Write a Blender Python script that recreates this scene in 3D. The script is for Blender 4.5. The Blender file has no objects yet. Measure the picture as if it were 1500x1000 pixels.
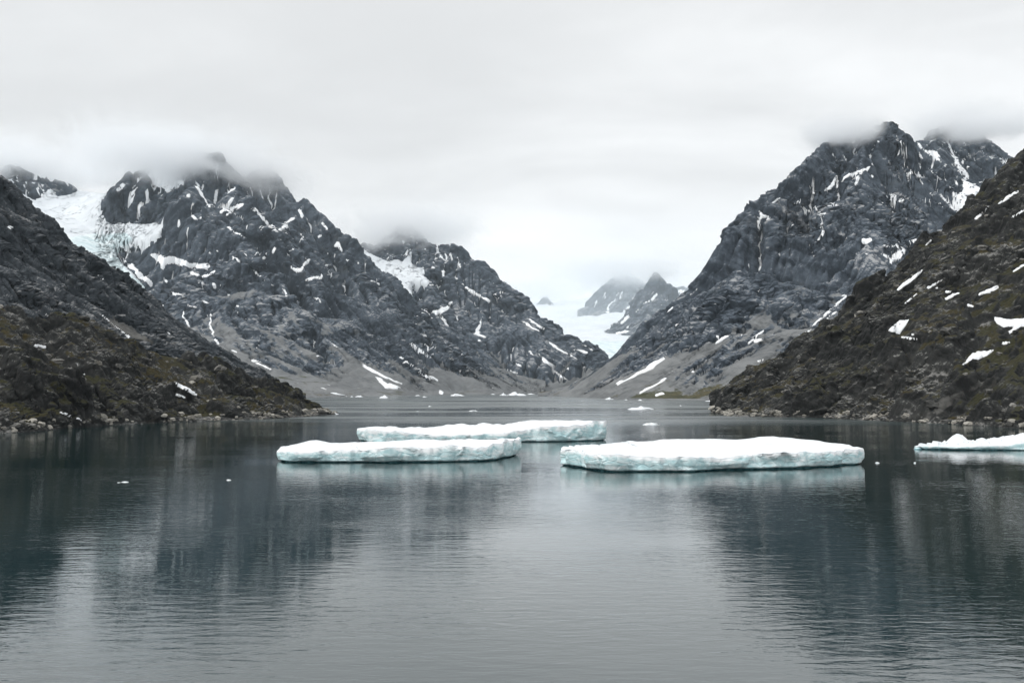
import bpy, math, time
import numpy as np
T0 = time.time()
R = math.radians
SC = bpy.context.scene
COL = SC.collection

# ------------------------------------------------------------------ camera
CAM_H, FPX = 16.0, 1500.0 * 35.0 / 36.0
PITCH = math.atan(71.0 / FPX)
cd = bpy.data.cameras.new('camera'); cam = bpy.data.objects.new('camera', cd); COL.objects.link(cam)
cd.lens = 35; cd.sensor_width = 36; cd.clip_start = 1.0; cd.clip_end = 60000
cam.location = (0, 0, CAM_H); cam.rotation_euler = (math.pi / 2 + PITCH, 0, 0)
SC.camera = cam

# ------------------------------------------------------------------ render
SC.view_settings.view_transform = 'Standard'; SC.view_settings.look = 'None'
SC.view_settings.gamma = 1; SC.view_settings.use_curve_mapping = False
SC.view_settings.exposure = 0.25
SC.render.engine = 'CYCLES'
cy = SC.cycles
cy.max_bounces = 10; cy.diffuse_bounces = 2; cy.glossy_bounces = 3; cy.transmission_bounces = 2
cy.volume_bounces = 8; cy.transparent_max_bounces = 8
cy.volume_max_steps = 256
cy.use_denoising = True
cy.use_adaptive_sampling = True; cy.adaptive_threshold = 0.012

# ------------------------------------------------------------------ node helper
class NT:
    def __init__(s, tree): s.t = tree; s.t.nodes.clear()
    def n(s, typ, **kw):
        nd = s.t.nodes.new(typ)
        for k, v in kw.items():
            if k.startswith('i_'):
                key = k[2:]; key = int(key) if key.isdigit() else key.replace('_', ' ')
                s.put(nd.inputs[key], v)
            else: setattr(nd, k, v)
        return nd
    def put(s, inp, v):
        if isinstance(v, bpy.types.NodeSocket): s.t.links.new(v, inp)
        elif isinstance(v, bpy.types.Node): s.t.links.new(v.outputs[0], inp)
        else:
            if inp.type == 'RGBA' and len(v) == 3: v = (*v, 1)
            inp.default_value = v
    def math(s, op, a, b=0.0, c=0.0, clamp=False):
        nd = s.t.nodes.new('ShaderNodeMath'); nd.operation = op; nd.use_clamp = clamp
        s.put(nd.inputs[0], a); s.put(nd.inputs[1], b); s.put(nd.inputs[2], c); return nd.outputs[0]
    def vmath(s, op, a, b=(0, 0, 0)):
        nd = s.t.nodes.new('ShaderNodeVectorMath'); nd.operation = op
        s.put(nd.inputs[0], a); s.put(nd.inputs[1], b); return nd.outputs[0]
    def noise(s, vec, scale, detail=4, rough=0.55, dist=0.0, out=0):
        nd = s.n('ShaderNodeTexNoise', i_Vector=vec, i_Scale=scale, i_Detail=detail, i_Roughness=rough, i_Distortion=dist)
        return nd.outputs[out]
    def mapping(s, vec, scale=(1, 1, 1), rot=(0, 0, 0), loc=(0, 0, 0)):
        return s.n('ShaderNodeMapping', i_Vector=vec, i_Scale=scale, i_Rotation=rot, i_Location=loc).outputs[0]
    def ramp(s, fac, a, b, lo=0.0, hi=1.0, smooth=True):
        nd = s.n('ShaderNodeMapRange', i_Value=fac, i_1=a, i_2=b, i_3=lo, i_4=hi)
        if smooth: nd.interpolation_type = 'SMOOTHSTEP'
        return nd.outputs[0]
    def mix(s, fac, a, b, blend='MIX'):
        nd = s.t.nodes.new('ShaderNodeMix'); nd.data_type = 'RGBA'; nd.blend_type = blend
        s.put(nd.inputs[0], fac); s.put(nd.inputs[6], a); s.put(nd.inputs[7], b); return nd.outputs[2]
    def attr(s, name): return s.n('ShaderNodeAttribute', attribute_name=name).outputs['Fac']

# ------------------------------------------------------------------ world: overcast sky over a Nishita sky
SUN_EL, SUN_AZ = R(42), R(239)       # behind the camera to the left, veiled by cloud
w = bpy.data.worlds.new('World'); SC.world = w; w.use_nodes = True
g = NT(w.node_tree)
sky = g.n('ShaderNodeTexSky'); sky.sky_type = 'NISHITA'; sky.sun_disc = False
sky.sun_elevation = SUN_EL; sky.sun_rotation = SUN_AZ
clear = g.vmath('MULTIPLY', sky.outputs[0], (0.10, 0.10, 0.10))
tc = g.n('ShaderNodeTexCoord').outputs['Generated']
sep = g.n('ShaderNodeSeparateXYZ', i_Vector=tc)
zc = g.math('MAXIMUM', sep.outputs[2], 0.0)
den = g.math('ADD', zc, 0.22)
deck = g.n('ShaderNodeCombineXYZ', i_X=g.math('DIVIDE', sep.outputs[0], den), i_Y=g.math('DIVIDE', sep.outputs[1], den), i_Z=0.0).outputs[0]
n1 = g.noise(g.mapping(deck, scale=(0.42, 0.75, 1), loc=(1.3, 0.2, 0)), 1.0, 4, 0.5, 0.3)
n2 = g.noise(g.mapping(deck, scale=(1.0, 1.7, 1), loc=(4.1, 7.7, 0)), 1.4, 5, 0.55, 0.4)
nn = g.math('ADD', g.math('MULTIPLY', n1, 0.72), g.math('MULTIPLY', n2, 0.28))
lum = g.ramp(nn, 0.36, 0.64, 0.68, 0.96)
# an overcast sky is brighter towards the zenith
lum = g.math('MULTIPLY', lum, g.ramp(zc, 0.30, 0.95, 1.0, 1.6))
# and a clear white band low over the snowfields
lum = g.math('ADD', lum, g.ramp(zc, 0.0, 0.20, 0.16, 0.0))
cloudc = g.vmath('MULTIPLY', g.n('ShaderNodeCombineXYZ', i_X=lum, i_Y=lum, i_Z=lum).outputs[0], (0.985, 0.995, 1.0))
skyc = g.mix(0.96, clear, cloudc)
bg = g.n('ShaderNodeBackground', i_Color=skyc, i_Strength=1.0)
wo = g.n('ShaderNodeOutputWorld'); g.t.links.new(bg.outputs[0], wo.inputs[0])
w.cycles.sampling_method = 'MANUAL'; w.cycles.sample_map_resolution = 512

sd = bpy.data.lights.new('sun', 'SUN'); sun = bpy.data.objects.new('sun', sd); COL.objects.link(sun)
sd.energy = 1.4; sd.angle = R(14); sd.color = (1.0, 0.97, 0.93)
sun.rotation_euler = (math.pi / 2 - SUN_EL, 0, math.pi - SUN_AZ)

# ------------------------------------------------------------------ pixels of the photograph -> world
CP, SP = math.cos(PITCH), math.sin(PITCH)
def P(px, py, d):
    u, v = (px - 750) / FPX, (500 - py) / FPX
    dy, dz = CP - v * SP, SP + v * CP
    t = d / dy
    return (u * t, d, CAM_H + dz * t)
def Wt(px, py, z=0.0):
    u, v = (px - 750) / FPX, (500 - py) / FPX
    dy, dz = CP - v * SP, SP + v * CP
    t = (z - CAM_H) / dz
    return (u * t, dy * t, z)
def project(p):
    x, y, z = p[..., 0], p[..., 1], p[..., 2] - CAM_H
    f = y * CP + z * SP; u = -y * SP + z * CP
    return 750 + FPX * x / f, 500 - FPX * u / f

# ------------------------------------------------------------------ numpy noise
_rng = np.random.default_rng(7)
PERM = np.tile(_rng.permutation(256), 2).astype(np.int32)
GR3 = _rng.normal(size=(256, 3)); GR3 = (GR3 / np.linalg.norm(GR3, axis=1)[:, None]).astype(np.float32)
ANG = _rng.random(256) * 2 * np.pi; GX, GY = np.cos(ANG).astype(np.float32), np.sin(ANG).astype(np.float32)
def perlin2(x, y):
    xi = np.floor(x); yi = np.floor(y)
    fx = (x - xi).astype(np.float32); fy = (y - yi).astype(np.float32)
    xi = xi.astype(np.int64) & 255; yi = yi.astype(np.int64) & 255; x1 = (xi + 1) & 255; y1 = (yi + 1) & 255
    a, b = PERM[xi], PERM[x1]
    def gd(h, dx, dy): return GX[h] * dx + GY[h] * dy
    n00 = gd(PERM[a + yi], fx, fy); n10 = gd(PERM[b + yi], fx - 1, fy)
    n01 = gd(PERM[a + y1], fx, fy - 1); n11 = gd(PERM[b + y1], fx - 1, fy - 1)
    u = fx * fx * fx * (fx * (fx * 6 - 15) + 10); v = fy * fy * fy * (fy * (fy * 6 - 15) + 10)
    return (n00 + (n10 - n00) * u) * (1 - v) + (n01 + (n11 - n01) * u) * v
def perlin3(x, y, z):
    xi = np.floor(x); yi = np.floor(y); zi = np.floor(z)
    fx = (x - xi).astype(np.float32); fy = (y - yi).astype(np.float32); fz = (z - zi).astype(np.float32)
    xi = xi.astype(np.int64) & 255; yi = yi.astype(np.int64) & 255; zi = zi.astype(np.int64) & 255
    u = fx * fx * (3 - 2 * fx); v = fy * fy * (3 - 2 * fy); w_ = fz * fz * (3 - 2 * fz)
    out = 0
    for i in (0, 1):
        hi = PERM[(xi + i) & 255]; wx = u if i else 1 - u
        for j in (0, 1):
            hj = PERM[hi + ((yi + j) & 255)]; wy = v if j else 1 - v
            for k in (0, 1):
                gg = GR3[PERM[hj + ((zi + k) & 255)]]; wz = w_ if k else 1 - w_
                out = out + (gg[..., 0] * (fx - i) + gg[..., 1] * (fy - j) + gg[..., 2] * (fz - k)) * (wx * wy * wz)
    return out
def fbm2(x, y, oct=5, gain=0.5, ridged=False):
    a, s, f = 1.0, 0.0, 1.0
    for o in range(oct):
        n = perlin2(x * f + 17.3 * o, y * f - 9.1 * o)
        s = s + a * ((1 - 2.2 * np.abs(n)) if ridged else n)
        a *= gain; f *= 2.03
    return s
def worley3(p, jit=0.9):
    """distance to nearest and second nearest feature point, and the id of the nearest"""
    q = np.floor(p).astype(np.int64); f = (p - q).astype(np.float32)
    d1 = np.full(len(p), 9.0, np.float32); d2 = d1.copy(); cid = np.zeros(len(p), np.int32)
    for i in (-1, 0, 1):
        for j in (-1, 0, 1):
            for k in (-1, 0, 1):
                h = PERM[PERM[PERM[(q[:, 0] + i) & 255] + ((q[:, 1] + j) & 255)] + ((q[:, 2] + k) & 255)]
                o = GR3[h] * (0.5 * jit) + 0.5 + np.array((i, j, k), np.float32)
                d = ((o - f) ** 2).sum(1)
                m = d < d1
                d2 = np.where(m, d1, np.minimum(d2, d)); cid = np.where(m, h, cid); d1 = np.where(m, d, d1)
    return np.sqrt(d1), np.sqrt(d2), cid
def facets(p, jit=0.95):
    """broken rock: every cell is a tilted plane"""
    q = np.floor(p).astype(np.int64); f = (p - q).astype(np.float32)
    d1 = np.full(len(p), 9.0, np.float32); val = np.zeros(len(p), np.float32)
    for i in (-1, 0, 1):
        for j in (-1, 0, 1):
            for k in (-1, 0, 1):
                h = PERM[PERM[PERM[(q[:, 0] + i) & 255] + ((q[:, 1] + j) & 255)] + ((q[:, 2] + k) & 255)]
                r = f - (GR3[h] * (0.5 * jit) + 0.5 + np.array((i, j, k), np.float32))
                d = (r * r).sum(1); m = d < d1
                d1 = np.where(m, d, d1)
                val = np.where(m, (GR3[(h * 7 + 13) & 255] * r).sum(1) * 1.5 + (h / 255.0 - 0.5) * 0.8, val)
    return val

# ------------------------------------------------------------------ terrain grids
def densify(pts, step):
    out = []
    for a, b in zip(pts[:-1], pts[1:]):
        a, b = np.array(a, float), np.array(b, float)
        n = max(2, int(np.linalg.norm((b - a)[:2]) / step) + 1)
        out.append(a + (b - a) * np.linspace(0, 1, n)[:, None])
    return np.concatenate(out)
def resize(H, shp):
    r = np.linspace(0, H.shape[0] - 1, shp[0]); c = np.linspace(0, H.shape[1] - 1, shp[1])
    r0 = np.clip(np.floor(r).astype(int), 0, H.shape[0] - 2); c0 = np.clip(np.floor(c).astype(int), 0, H.shape[1] - 2)
    fr = (r - r0)[:, None]; fc = (c - c0)[None]
    A = H[r0] * (1 - fr) + H[r0 + 1] * fr
    return A[:, c0] * (1 - fc) + A[:, c0 + 1] * fc
def blur(H, n=1):
    for _ in range(n):
        E = np.pad(H, 1, mode='edge')
        H = (E[:-2, 1:-1] + E[2:, 1:-1] + E[1:-1, :-2] + E[1:-1, 2:] + 4 * E[1:-1, 1:-1]) / 8
    return H
def sample(G, dom, x, y):
    X0, Y0, c = dom['X0'], dom['Y0'], dom['cell']
    gx = np.clip((x - X0) / c, 0, G.shape[1] - 1.001); gy = np.clip((y - Y0) / c, 0, G.shape[0] - 1.001)
    i = gx.astype(int); j = gy.astype(int); fx = gx - i; fy = gy - j
    fx = fx * fx * (3 - 2 * fx) * 0.35 + fx * 0.65; fy = fy * fy * (3 - 2 * fy) * 0.35 + fy * 0.65
    return (G[j, i] * (1 - fx) + G[j, i + 1] * fx) * (1 - fy) + (G[j + 1, i] * (1 - fx) + G[j + 1, i + 1] * fx) * fy
def solve(dom, lines, front=-14.0, back=(500, 0.4)):
    """heights that meet every ridge, shore and valley line: Laplace relaxation, coarse to fine"""
    X0, X1, Y0, Y1, cell = dom['X0'], dom['X1'], dom['Y0'], dom['Y1'], dom['cell']
    H = None
    if back: lines = lines + [[(p_[0], p_[1] + back[0], p_[2] * back[1] - 25) for p_ in L] for L in back[2]]
    for lev in (16, 8, 4, 2):
        c = cell * lev
        nx, ny = int((X1 - X0) / c) + 1, int((Y1 - Y0) / c) + 1
        S = np.zeros((ny, nx)); N = np.zeros((ny, nx))
        for L in lines:
            q = densify(L, c * 0.4)
            i = np.round((q[:, 0] - X0) / c).astype(int); j = np.round((q[:, 1] - Y0) / c).astype(int)
            ok = (i >= 0) & (i < nx) & (j >= 0) & (j < ny)
            np.add.at(S, (j[ok], i[ok]), q[ok, 2]); np.add.at(N, (j[ok], i[ok]), 1)
        M = N > 0; V = np.where(M, S / np.maximum(N, 1), 0)
        if front is not None: M[0] = True; V[0] = front
        H = np.full((ny, nx), V[M].mean()) if H is None else resize(H, (ny, nx))
        for _ in range(420 if lev >= 8 else 160):
            E = np.pad(H, 1, mode='edge')
            H = (E[:-2, 1:-1] + E[2:, 1:-1] + E[1:-1, :-2] + E[1:-1, 2:]) * 0.25
            H[M] = V[M]
    nx, ny = int((X1 - X0) / cell) + 1, int((Y1 - Y0) / cell) + 1
    Q = np.zeros(M.shape)
    for L in (back[2] if back else []):
        q = densify(L, c * 0.4); i = np.round((q[:, 0] - X0) / c).astype(int); j = np.round((q[:, 1] - Y0) / c).astype(int)
        ok = (i >= 0) & (i < M.shape[1]) & (j >= 0) & (j < M.shape[0]); Q[j[ok], i[ok]] = 1
    return blur(resize(H, (ny, nx)), 1), np.clip(resize(blur(Q, 5) * 3.0, (ny, nx)), 0, 1)
def fluvial(H, cell, steps=20, K=0.02, m=0.45, seed=0, maxdrop=1e9):
    """rivers cut V-shaped valleys and leave sharp ridges: implicit stream-power erosion on steepest-descent paths"""
    rg = np.random.default_rng(seed); ny, nx = H.shape; N = ny * nx; H0 = H
    H = H + rg.normal(size=H.shape) * cell * 0.10
    ids = np.arange(N).reshape(ny, nx)
    for s_ in range(steps):
        best = np.zeros((ny, nx)); rec = ids.copy(); dist = np.full((ny, nx), cell)
        E = np.pad(H, 1, constant_values=1e9); I = np.pad(ids, 1)
        for dj in (-1, 0, 1):
            for di in (-1, 0, 1):
                if not (di or dj): continue
                L = cell * math.hypot(di, dj) * (1 + 0.06 * rg.random((ny, nx)))
                sl = (H - E[1 + dj:1 + dj + ny, 1 + di:1 + di + nx]) / L
                k = sl > best
                best = np.where(k, sl, best); rec = np.where(k, I[1 + dj:1 + dj + ny, 1 + di:1 + di + nx], rec); dist = np.where(k, L, dist)
        rec = rec.ravel(); d = (rec != ids.ravel()).astype(np.int64); r = rec.copy()
        for _ in range(14):
            d2 = d + d[r]; r = r[r]
            if (d2 == d).all(): break
            d = d2
        order = np.argsort(d, kind='stable'); cuts = np.searchsorted(d[order], np.arange(d.max() + 2))
        area = np.full(N, cell * cell)
        for l in range(d.max(), 0, -1):
            q = order[cuts[l]:cuts[l + 1]]; np.add.at(area, rec[q], area[q])
        F = K * area ** m / dist.ravel(); h = H.ravel().copy()
        for l in range(1, d.max() + 1):
            q = order[cuts[l]:cuts[l + 1]]; rq = rec[q]
            h[q] = (h[q] + F[q] * h[rq]) / (1 + F[q])
        H = np.maximum(h.reshape(ny, nx), H0 - maxdrop)
        # slopes too steep to stand fall back
        E = np.pad(H, 1, mode='edge'); lim = cell * 2.1
        lo = np.minimum(np.minimum(E[:-2, 1:-1], E[2:, 1:-1]), np.minimum(E[1:-1, :-2], E[1:-1, 2:]))
        H = np.minimum(H, lo + lim + 0.6 * np.maximum(H - lo - lim, 0))
    return H, area.reshape(ny, nx)
def erode(H, cell, n=30000, batches=8, life=40, seed=1, rate=0.3, cap_k=5.0):
    """rain drops carve gullies and lay down fans; returns height and carried flow"""
    rg = np.random.default_rng(seed); ny, nx = H.shape; H = H / cell
    flow = np.zeros(H.size)
    for b in range(batches):
        x = rg.random(n) * (nx - 3) + 1; y = rg.random(n) * (ny - 3) + 1
        dx = np.zeros(n); dy = np.zeros(n); v = np.ones(n); wt = np.ones(n); sed = np.zeros(n)
        for s in range(life):
            i = x.astype(int); j = y.astype(int); fx = x - i; fy = y - j
            k = j * nx + i; F = H.ravel()
            a, b_, c, d = F[k], F[k + 1], F[k + nx], F[k + nx + 1]
            gx = (b_ - a) * (1 - fy) + (d - c) * fy; gy = (c - a) * (1 - fx) + (d - b_) * fx
            h = a * (1 - fx) * (1 - fy) + b_ * fx * (1 - fy) + c * (1 - fx) * fy + d * fx * fy
            dx = dx * 0.25 - gx * 0.75; dy = dy * 0.25 - gy * 0.75
            l = np.sqrt(dx * dx + dy * dy) + 1e-9; dx /= l; dy /= l
            x2 = np.clip(x + dx, 1, nx - 2.01); y2 = np.clip(y + dy, 1, ny - 2.01)
            i2 = x2.astype(int); j2 = y2.astype(int); fx2 = x2 - i2; fy2 = y2 - j2; k2 = j2 * nx + i2
            h2 = F[k2] * (1 - fx2) * (1 - fy2) + F[k2 + 1] * fx2 * (1 - fy2) + F[k2 + nx] * (1 - fx2) * fy2 + F[k2 + nx + 1] * fx2 * fy2
            dh = h2 - h
            cap = np.maximum(-dh, 0.02) * v * wt * cap_k
            up = dh > 0
            dep = np.where(up, np.minimum(dh, sed) * 0.5, np.where(sed > cap, (sed - cap) * 0.25, 0))
            ero = np.where((~up) & (sed <= cap), np.minimum((cap - sed) * rate, np.maximum(-dh, 0) * 0.9), 0)
            de = dep - ero; sed = sed - de
            D = np.bincount(k, de * (1 - fx) * (1 - fy), H.size) + np.bincount(k + 1, de * fx * (1 - fy), H.size) \
                + np.bincount(k + nx, de * (1 - fx) * fy, H.size) + np.bincount(k + nx + 1, de * fx * fy, H.size)
            flow += np.bincount(k, wt, H.size)
            H = H + blur(np.clip(D.reshape(H.shape), -0.06, 0.03), 1)
            v = np.sqrt(np.maximum(v * v - dh * 2.0, 0.05)); v = np.minimum(v, 4); wt *= 0.98
            x, y = x2, y2
    return H * cell, flow.reshape(H.shape)

# ------------------------------------------------------------------ mesh building
def mesh_obj(name, V, F, mat, parent=None, smooth=True, attrs=None):
    me = bpy.data.meshes.new(name); V = np.asarray(V, np.float32); F = np.asarray(F, np.int32)
    k = F.shape[1]
    me.vertices.add(len(V)); me.vertices.foreach_set('co', V.ravel())
    me.loops.add(F.size); me.loops.foreach_set('vertex_index', F.ravel())
    me.polygons.add(len(F)); me.polygons.foreach_set('loop_start', np.arange(0, F.size, k, dtype=np.int32))
    if smooth: me.polygons.foreach_set('use_smooth', np.ones(len(F), bool))
    for nm, a in (attrs or {}).items():
        at = me.attributes.new(nm, 'FLOAT', 'POINT'); at.data.foreach_set('value', np.asarray(a, np.float32))
    me.update(calc_edges=True); me.validate()
    if mat: me.materials.append(mat)
    o = bpy.data.objects.new(name, me); COL.objects.link(o)
    if parent: o.parent = parent
    return o
def tag(o, label=None, cat=None, group=None, kind=None):
    for k, v in (('label', label), ('category', cat), ('group', group), ('kind', kind)):
        if v: o[k] = v
    return o
def grid_faces(nr, nc):
    a = (np.arange(nr - 1)[:, None] * nc + np.arange(nc - 1)[None]).ravel()
    return np.stack([a, a + 1, a + nc + 1, a + nc], 1)
def grid_normals(V):
    du = np.gradient(V, axis=1); dv = np.gradient(V, axis=0)
    n = np.cross(du, dv); n /= np.linalg.norm(n, axis=2, keepdims=True) + 1e-9
    return np.where(n[..., 2:] < 0, -n, n)

# ---- snow: strokes and patches traced on the photograph, laid on the terrain that carries them
def strokes_mask(px, py, strokes, polys):
    s = np.full(px.shape, -9.0, np.float32); fp, fq = px.ravel(), py.ravel(); out = s.ravel()
    for st in strokes:
        if len(st) == 1: st = [st[0], (st[0][0] + 1.5, st[0][1] + 0.5, st[0][2])]
        for (x0, y0, w0), (x1, y1, w1) in zip(st[:-1], st[1:]):
            m = max(w0, w1) + 4
            k = np.where((fp > min(x0, x1) - m) & (fp < max(x0, x1) + m) & (fq > min(y0, y1) - m) & (fq < max(y0, y1) + m))[0]
            if not len(k): continue
            dx, dy = x1 - x0, y1 - y0
            t = np.clip(((fp[k] - x0) * dx + (fq[k] - y0) * dy) / (dx * dx + dy * dy + 1e-6), 0, 1)
            d = np.hypot(fp[k] - x0 - t * dx, fq[k] - y0 - t * dy)
            out[k] = np.maximum(out[k], w0 + (w1 - w0) * t - d)
    for pg in polys:
        pg = np.array(pg, float)
        k = np.where((fp > pg[:, 0].min() - 5) & (fp < pg[:, 0].max() + 5) & (fq > pg[:, 1].min() - 5) & (fq < pg[:, 1].max() + 5))[0]
        if not len(k): continue
        x, y = fp[k], fq[k]; ins = np.zeros(len(k), bool); dm = np.full(len(k), 99.0)
        for a, b in zip(pg, np.roll(pg, -1, 0)):
            if a[1] != b[1]:
                ins ^= ((a[1] > y) != (b[1] > y)) & (x < (b[0] - a[0]) * (y - a[1]) / (b[1] - a[1]) + a[0])
            e = b - a; t = np.clip(((x - a[0]) * e[0] + (y - a[1]) * e[1]) / (e @ e + 1e-9), 0, 1)
            dm = np.minimum(dm, np.hypot(x - a[0] - t * e[0], y - a[1] - t * e[1]))
        out[k] = np.maximum(out[k], np.where(ins, np.minimum(dm, 6), -dm))
    return out.reshape(px.shape)
def clip_surface(V, Nn, F4, s, lift, rim, extra=None):
    """the piece of a surface where s > 0, lifted to a rounded edge"""
    off = -rim + (lift + rim) * np.clip(s / 1.2, 0, 1) ** 0.7
    V = V + Nn * off[:, None]
    T = np.concatenate([F4[:, [0, 1, 2]], F4[:, [0, 2, 3]]])
    pos = s > 0; c = pos[T].sum(1)
    T = T[c > 0]; c = c[c > 0]
    full = T[c == 3]; new_tris = []; E = []
    for cnt in (1, 2):
        q = T[c == cnt]
        if not len(q): continue
        odd = pos[q] if cnt == 1 else ~pos[q]
        r = odd.argmax(1); idx = (r[:, None] + np.arange(3)) % 3
        q = np.take_along_axis(q, idx, 1)
        E.append((cnt, q))
    keys, tri = [], []
    n = len(V); base = n
    for cnt, q in E:
        e1 = np.sort(q[:, [0, 1]], 1); e2 = np.sort(q[:, [0, 2]], 1)
        keys.append(np.concatenate([e1, e2]))
    if keys:
        K = np.concatenate(keys); code = K[:, 0].astype(np.int64) * n + K[:, 1]
        u, inv = np.unique(code, return_inverse=True)
        a, b = (u // n).astype(int), (u % n).astype(int)
        t = (s[a] / (s[a] - s[b]))[:, None]; t = np.clip(t, 0, 1)
        NV = V[a] + (V[b] - V[a]) * t
        k0 = 0
        for cnt, q in E:
            m = len(q); p1 = inv[k0:k0 + m] + n; p2 = inv[k0 + m:k0 + 2 * m] + n; k0 += 2 * m
            if cnt == 1: tri.append(np.stack([q[:, 0], p1, p2], 1))
            else: tri += [np.stack([p1, q[:, 1], q[:, 2]], 1), np.stack([p1, q[:, 2], p2], 1)]
        VV = np.concatenate([V, NV])
        ex = None if extra is None else np.concatenate([extra, extra[a] * (1 - t[:, 0]) + extra[b] * t[:, 0]])
    else: VV = V; ex = extra
    TT = np.concatenate([full] + tri) if tri else full
    used, inv = np.unique(TT, return_inverse=True)
    TT = inv.reshape(-1, 3); VV = VV[used]; ex = None if ex is None else ex[used]
    lab = np.arange(len(VV))                      # connected pieces
    for _ in range(400):
        m = lab[TT].min(1); old = lab.copy()
        np.minimum.at(lab, TT.ravel(), np.repeat(m, 3)); lab = lab[lab]
        if (lab == old).all(): break
    return VV, TT, lab, ex
def lay_snow(parent, V, Nn, F4, s, mat, lift, rim, min_tri=8, cap=150, name='snow_patch', ice=None):
    VV, TT, lab, ex = clip_surface(V, Nn, F4, s, lift, rim, np.clip(s / 2.2, 0, 1) if ice is None else ice)
    if not len(TT): return []
    tl = lab[TT[:, 0]]; ids, cnt = np.unique(tl, return_counts=True)
    o = np.argsort(-cnt); made = []; rest = []
    for r, k in enumerate(o):
        if r < cap and cnt[k] >= min_tri:
            t = TT[tl == ids[k]]; u, inv = np.unique(t, return_inverse=True)
            made.append(mesh_obj(name, VV[u], inv.reshape(-1, 3), mat, parent, attrs=None if ex is None else {'ice': ex[u]}))
        else: rest.append(ids[k])
    if rest:
        t = TT[np.isin(tl, rest)]; u, inv = np.unique(t, return_inverse=True)
        ro = mesh_obj('snow_remnants', VV[u], inv.reshape(-1, 3), mat, parent, attrs=None if ex is None else {'ice': ex[u]}); ro['kind'] = 'stuff'
    return made

# ------------------------------------------------------------------ materials
def new_mat(name):
    m = bpy.data.materials.new(name); m.use_nodes = True; return m, NT(m.node_tree)
def finish(g, col, rough=0.9, bump=None, bump_d=1.0, bump_s=0.6, spec=0.25, **kw):
    b = g.n('ShaderNodeBsdfPrincipled', i_Base_Color=col, i_Roughness=rough)
    b.inputs['Specular IOR Level'].default_value = spec
    for k, v in kw.items(): g.put(b.inputs[k.replace('_', ' ')], v)
    if bump is not None:
        bn = g.n('ShaderNodeBump', i_Strength=bump_s, i_Distance=bump_d, i_Height=bump)
        g.t.links.new(bn.outputs[0], b.inputs['Normal'])
    o = g.n('ShaderNodeOutputMaterial'); g.t.links.new(b.outputs[0], o.inputs[0]); return b
def mat_rock(name, unit, dip, dark, mid, light, talus, moss, bump_d):
    """unit: metres of a middling feature; dip: slant of the banding in degrees"""
    m, g = new_mat(name)
    co = g.n('ShaderNodeTexCoord').outputs['Object']
    k = 1.0 / unit
    st = g.mapping(g.mapping(co, rot=(0, R(dip), 0)), scale=(k * 0.22, k * 0.3, k * 1.5))
    band = g.noise(st, 1.0, 8, 0.66, 0.5)
    fine = g.noise(g.mapping(co, scale=(k, k, k)), 3.1, 7, 0.68, 0.2)
    big = g.noise(g.mapping(co, scale=(k, k, k)), 0.16, 4, 0.6, 0.8)
    mott = g.noise(g.mapping(co, scale=(k, k, k)), 0.8, 6, 0.6, 0.6)
    v = g.math('ADD', g.math('MULTIPLY', band, 0.55), g.math('ADD', g.math('MULTIPLY', fine, 0.32), g.math('MULTIPLY', mott, 0.13)))
    v = g.math('ADD', v, g.math('MULTIPLY', g.math('SUBTRACT', big, 0.5), 0.28))
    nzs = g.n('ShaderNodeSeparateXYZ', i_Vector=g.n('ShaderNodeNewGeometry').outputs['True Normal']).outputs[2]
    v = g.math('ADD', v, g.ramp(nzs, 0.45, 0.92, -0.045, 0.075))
    c = g.mix(g.ramp(v, 0.38, 0.54), dark, mid)
    c = g.mix(g.math('MULTIPLY', g.ramp(v, 0.53, 0.64), 0.85), c, light)
    # lichen and rust stains
    c = g.mix(g.math('MULTIPLY', g.ramp(g.noise(g.mapping(co, scale=(k, k, k)), 0.45, 5, 0.65, 1.0), 0.58, 0.75), 0.22), c, (0.13, 0.12, 0.10))
    ta = g.attr('talus')
    tn = g.math('ADD', ta, g.math('MULTIPLY', g.math('SUBTRACT', mott, 0.5), 0.9))
    tcol = g.mix(g.ramp(fine, 0.35, 0.65), talus, tuple(x * 0.62 for x in talus))
    tcol = g.mix(g.math('MULTIPLY', g.ramp(band, 0.42, 0.6), 0.55), tcol, tuple(x * 1.3 for x in talus))
    c = g.mix(g.math('MULTIPLY', g.ramp(tn, 0.40, 0.62), 0.9), c, tcol)
    mo = g.math('ADD', g.attr('moss'), g.math('MULTIPLY', g.math('SUBTRACT', g.noise(g.mapping(co, scale=(k, k, k)), 1.3, 6, 0.7, 0.4), 0.5), 1.5))
    mcol = g.mix(g.ramp(big, 0.42, 0.58), moss, (moss[0] * 1.3, moss[1] * 1.0, moss[2] * 0.85))
    mcol = g.mix(g.ramp(g.noise(g.mapping(co, scale=(k, k, k)), 5.0, 5, 0.7), 0.4, 0.62), tuple(x * 0.55 for x in mcol_base(moss)), mcol)
    c = g.mix(g.ramp(mo, 0.42, 0.62), c, mcol)
    h = g.math('ADD', g.math('MULTIPLY', fine, 0.6), g.math('MULTIPLY', band, 0.8))
    h = g.math('ADD', h, g.math('MULTIPLY', g.noise(g.mapping(co, scale=(k, k, k)), 9.0, 5, 0.7), 0.25))
    finish(g, c, 0.92, h, bump_d, 0.8, 0.2)
    return m
def mcol_base(c): return c
ROCKC = dict(dark=(0.014, 0.020, 0.028), mid=(0.064, 0.080, 0.100), light=(0.30, 0.303, 0.305), talus=(0.145, 0.150, 0.151), moss=(0.060, 0.062, 0.032))
M_B = mat_rock('rock_banded_right', 60, 38, bump_d=5, **ROCKC)
M_C = mat_rock('rock_far', 90, 35, bump_d=6, **ROCKC)
M_E = mat_rock('rock_banded_left', 55, -35, bump_d=4.5, **ROCKC)
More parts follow.
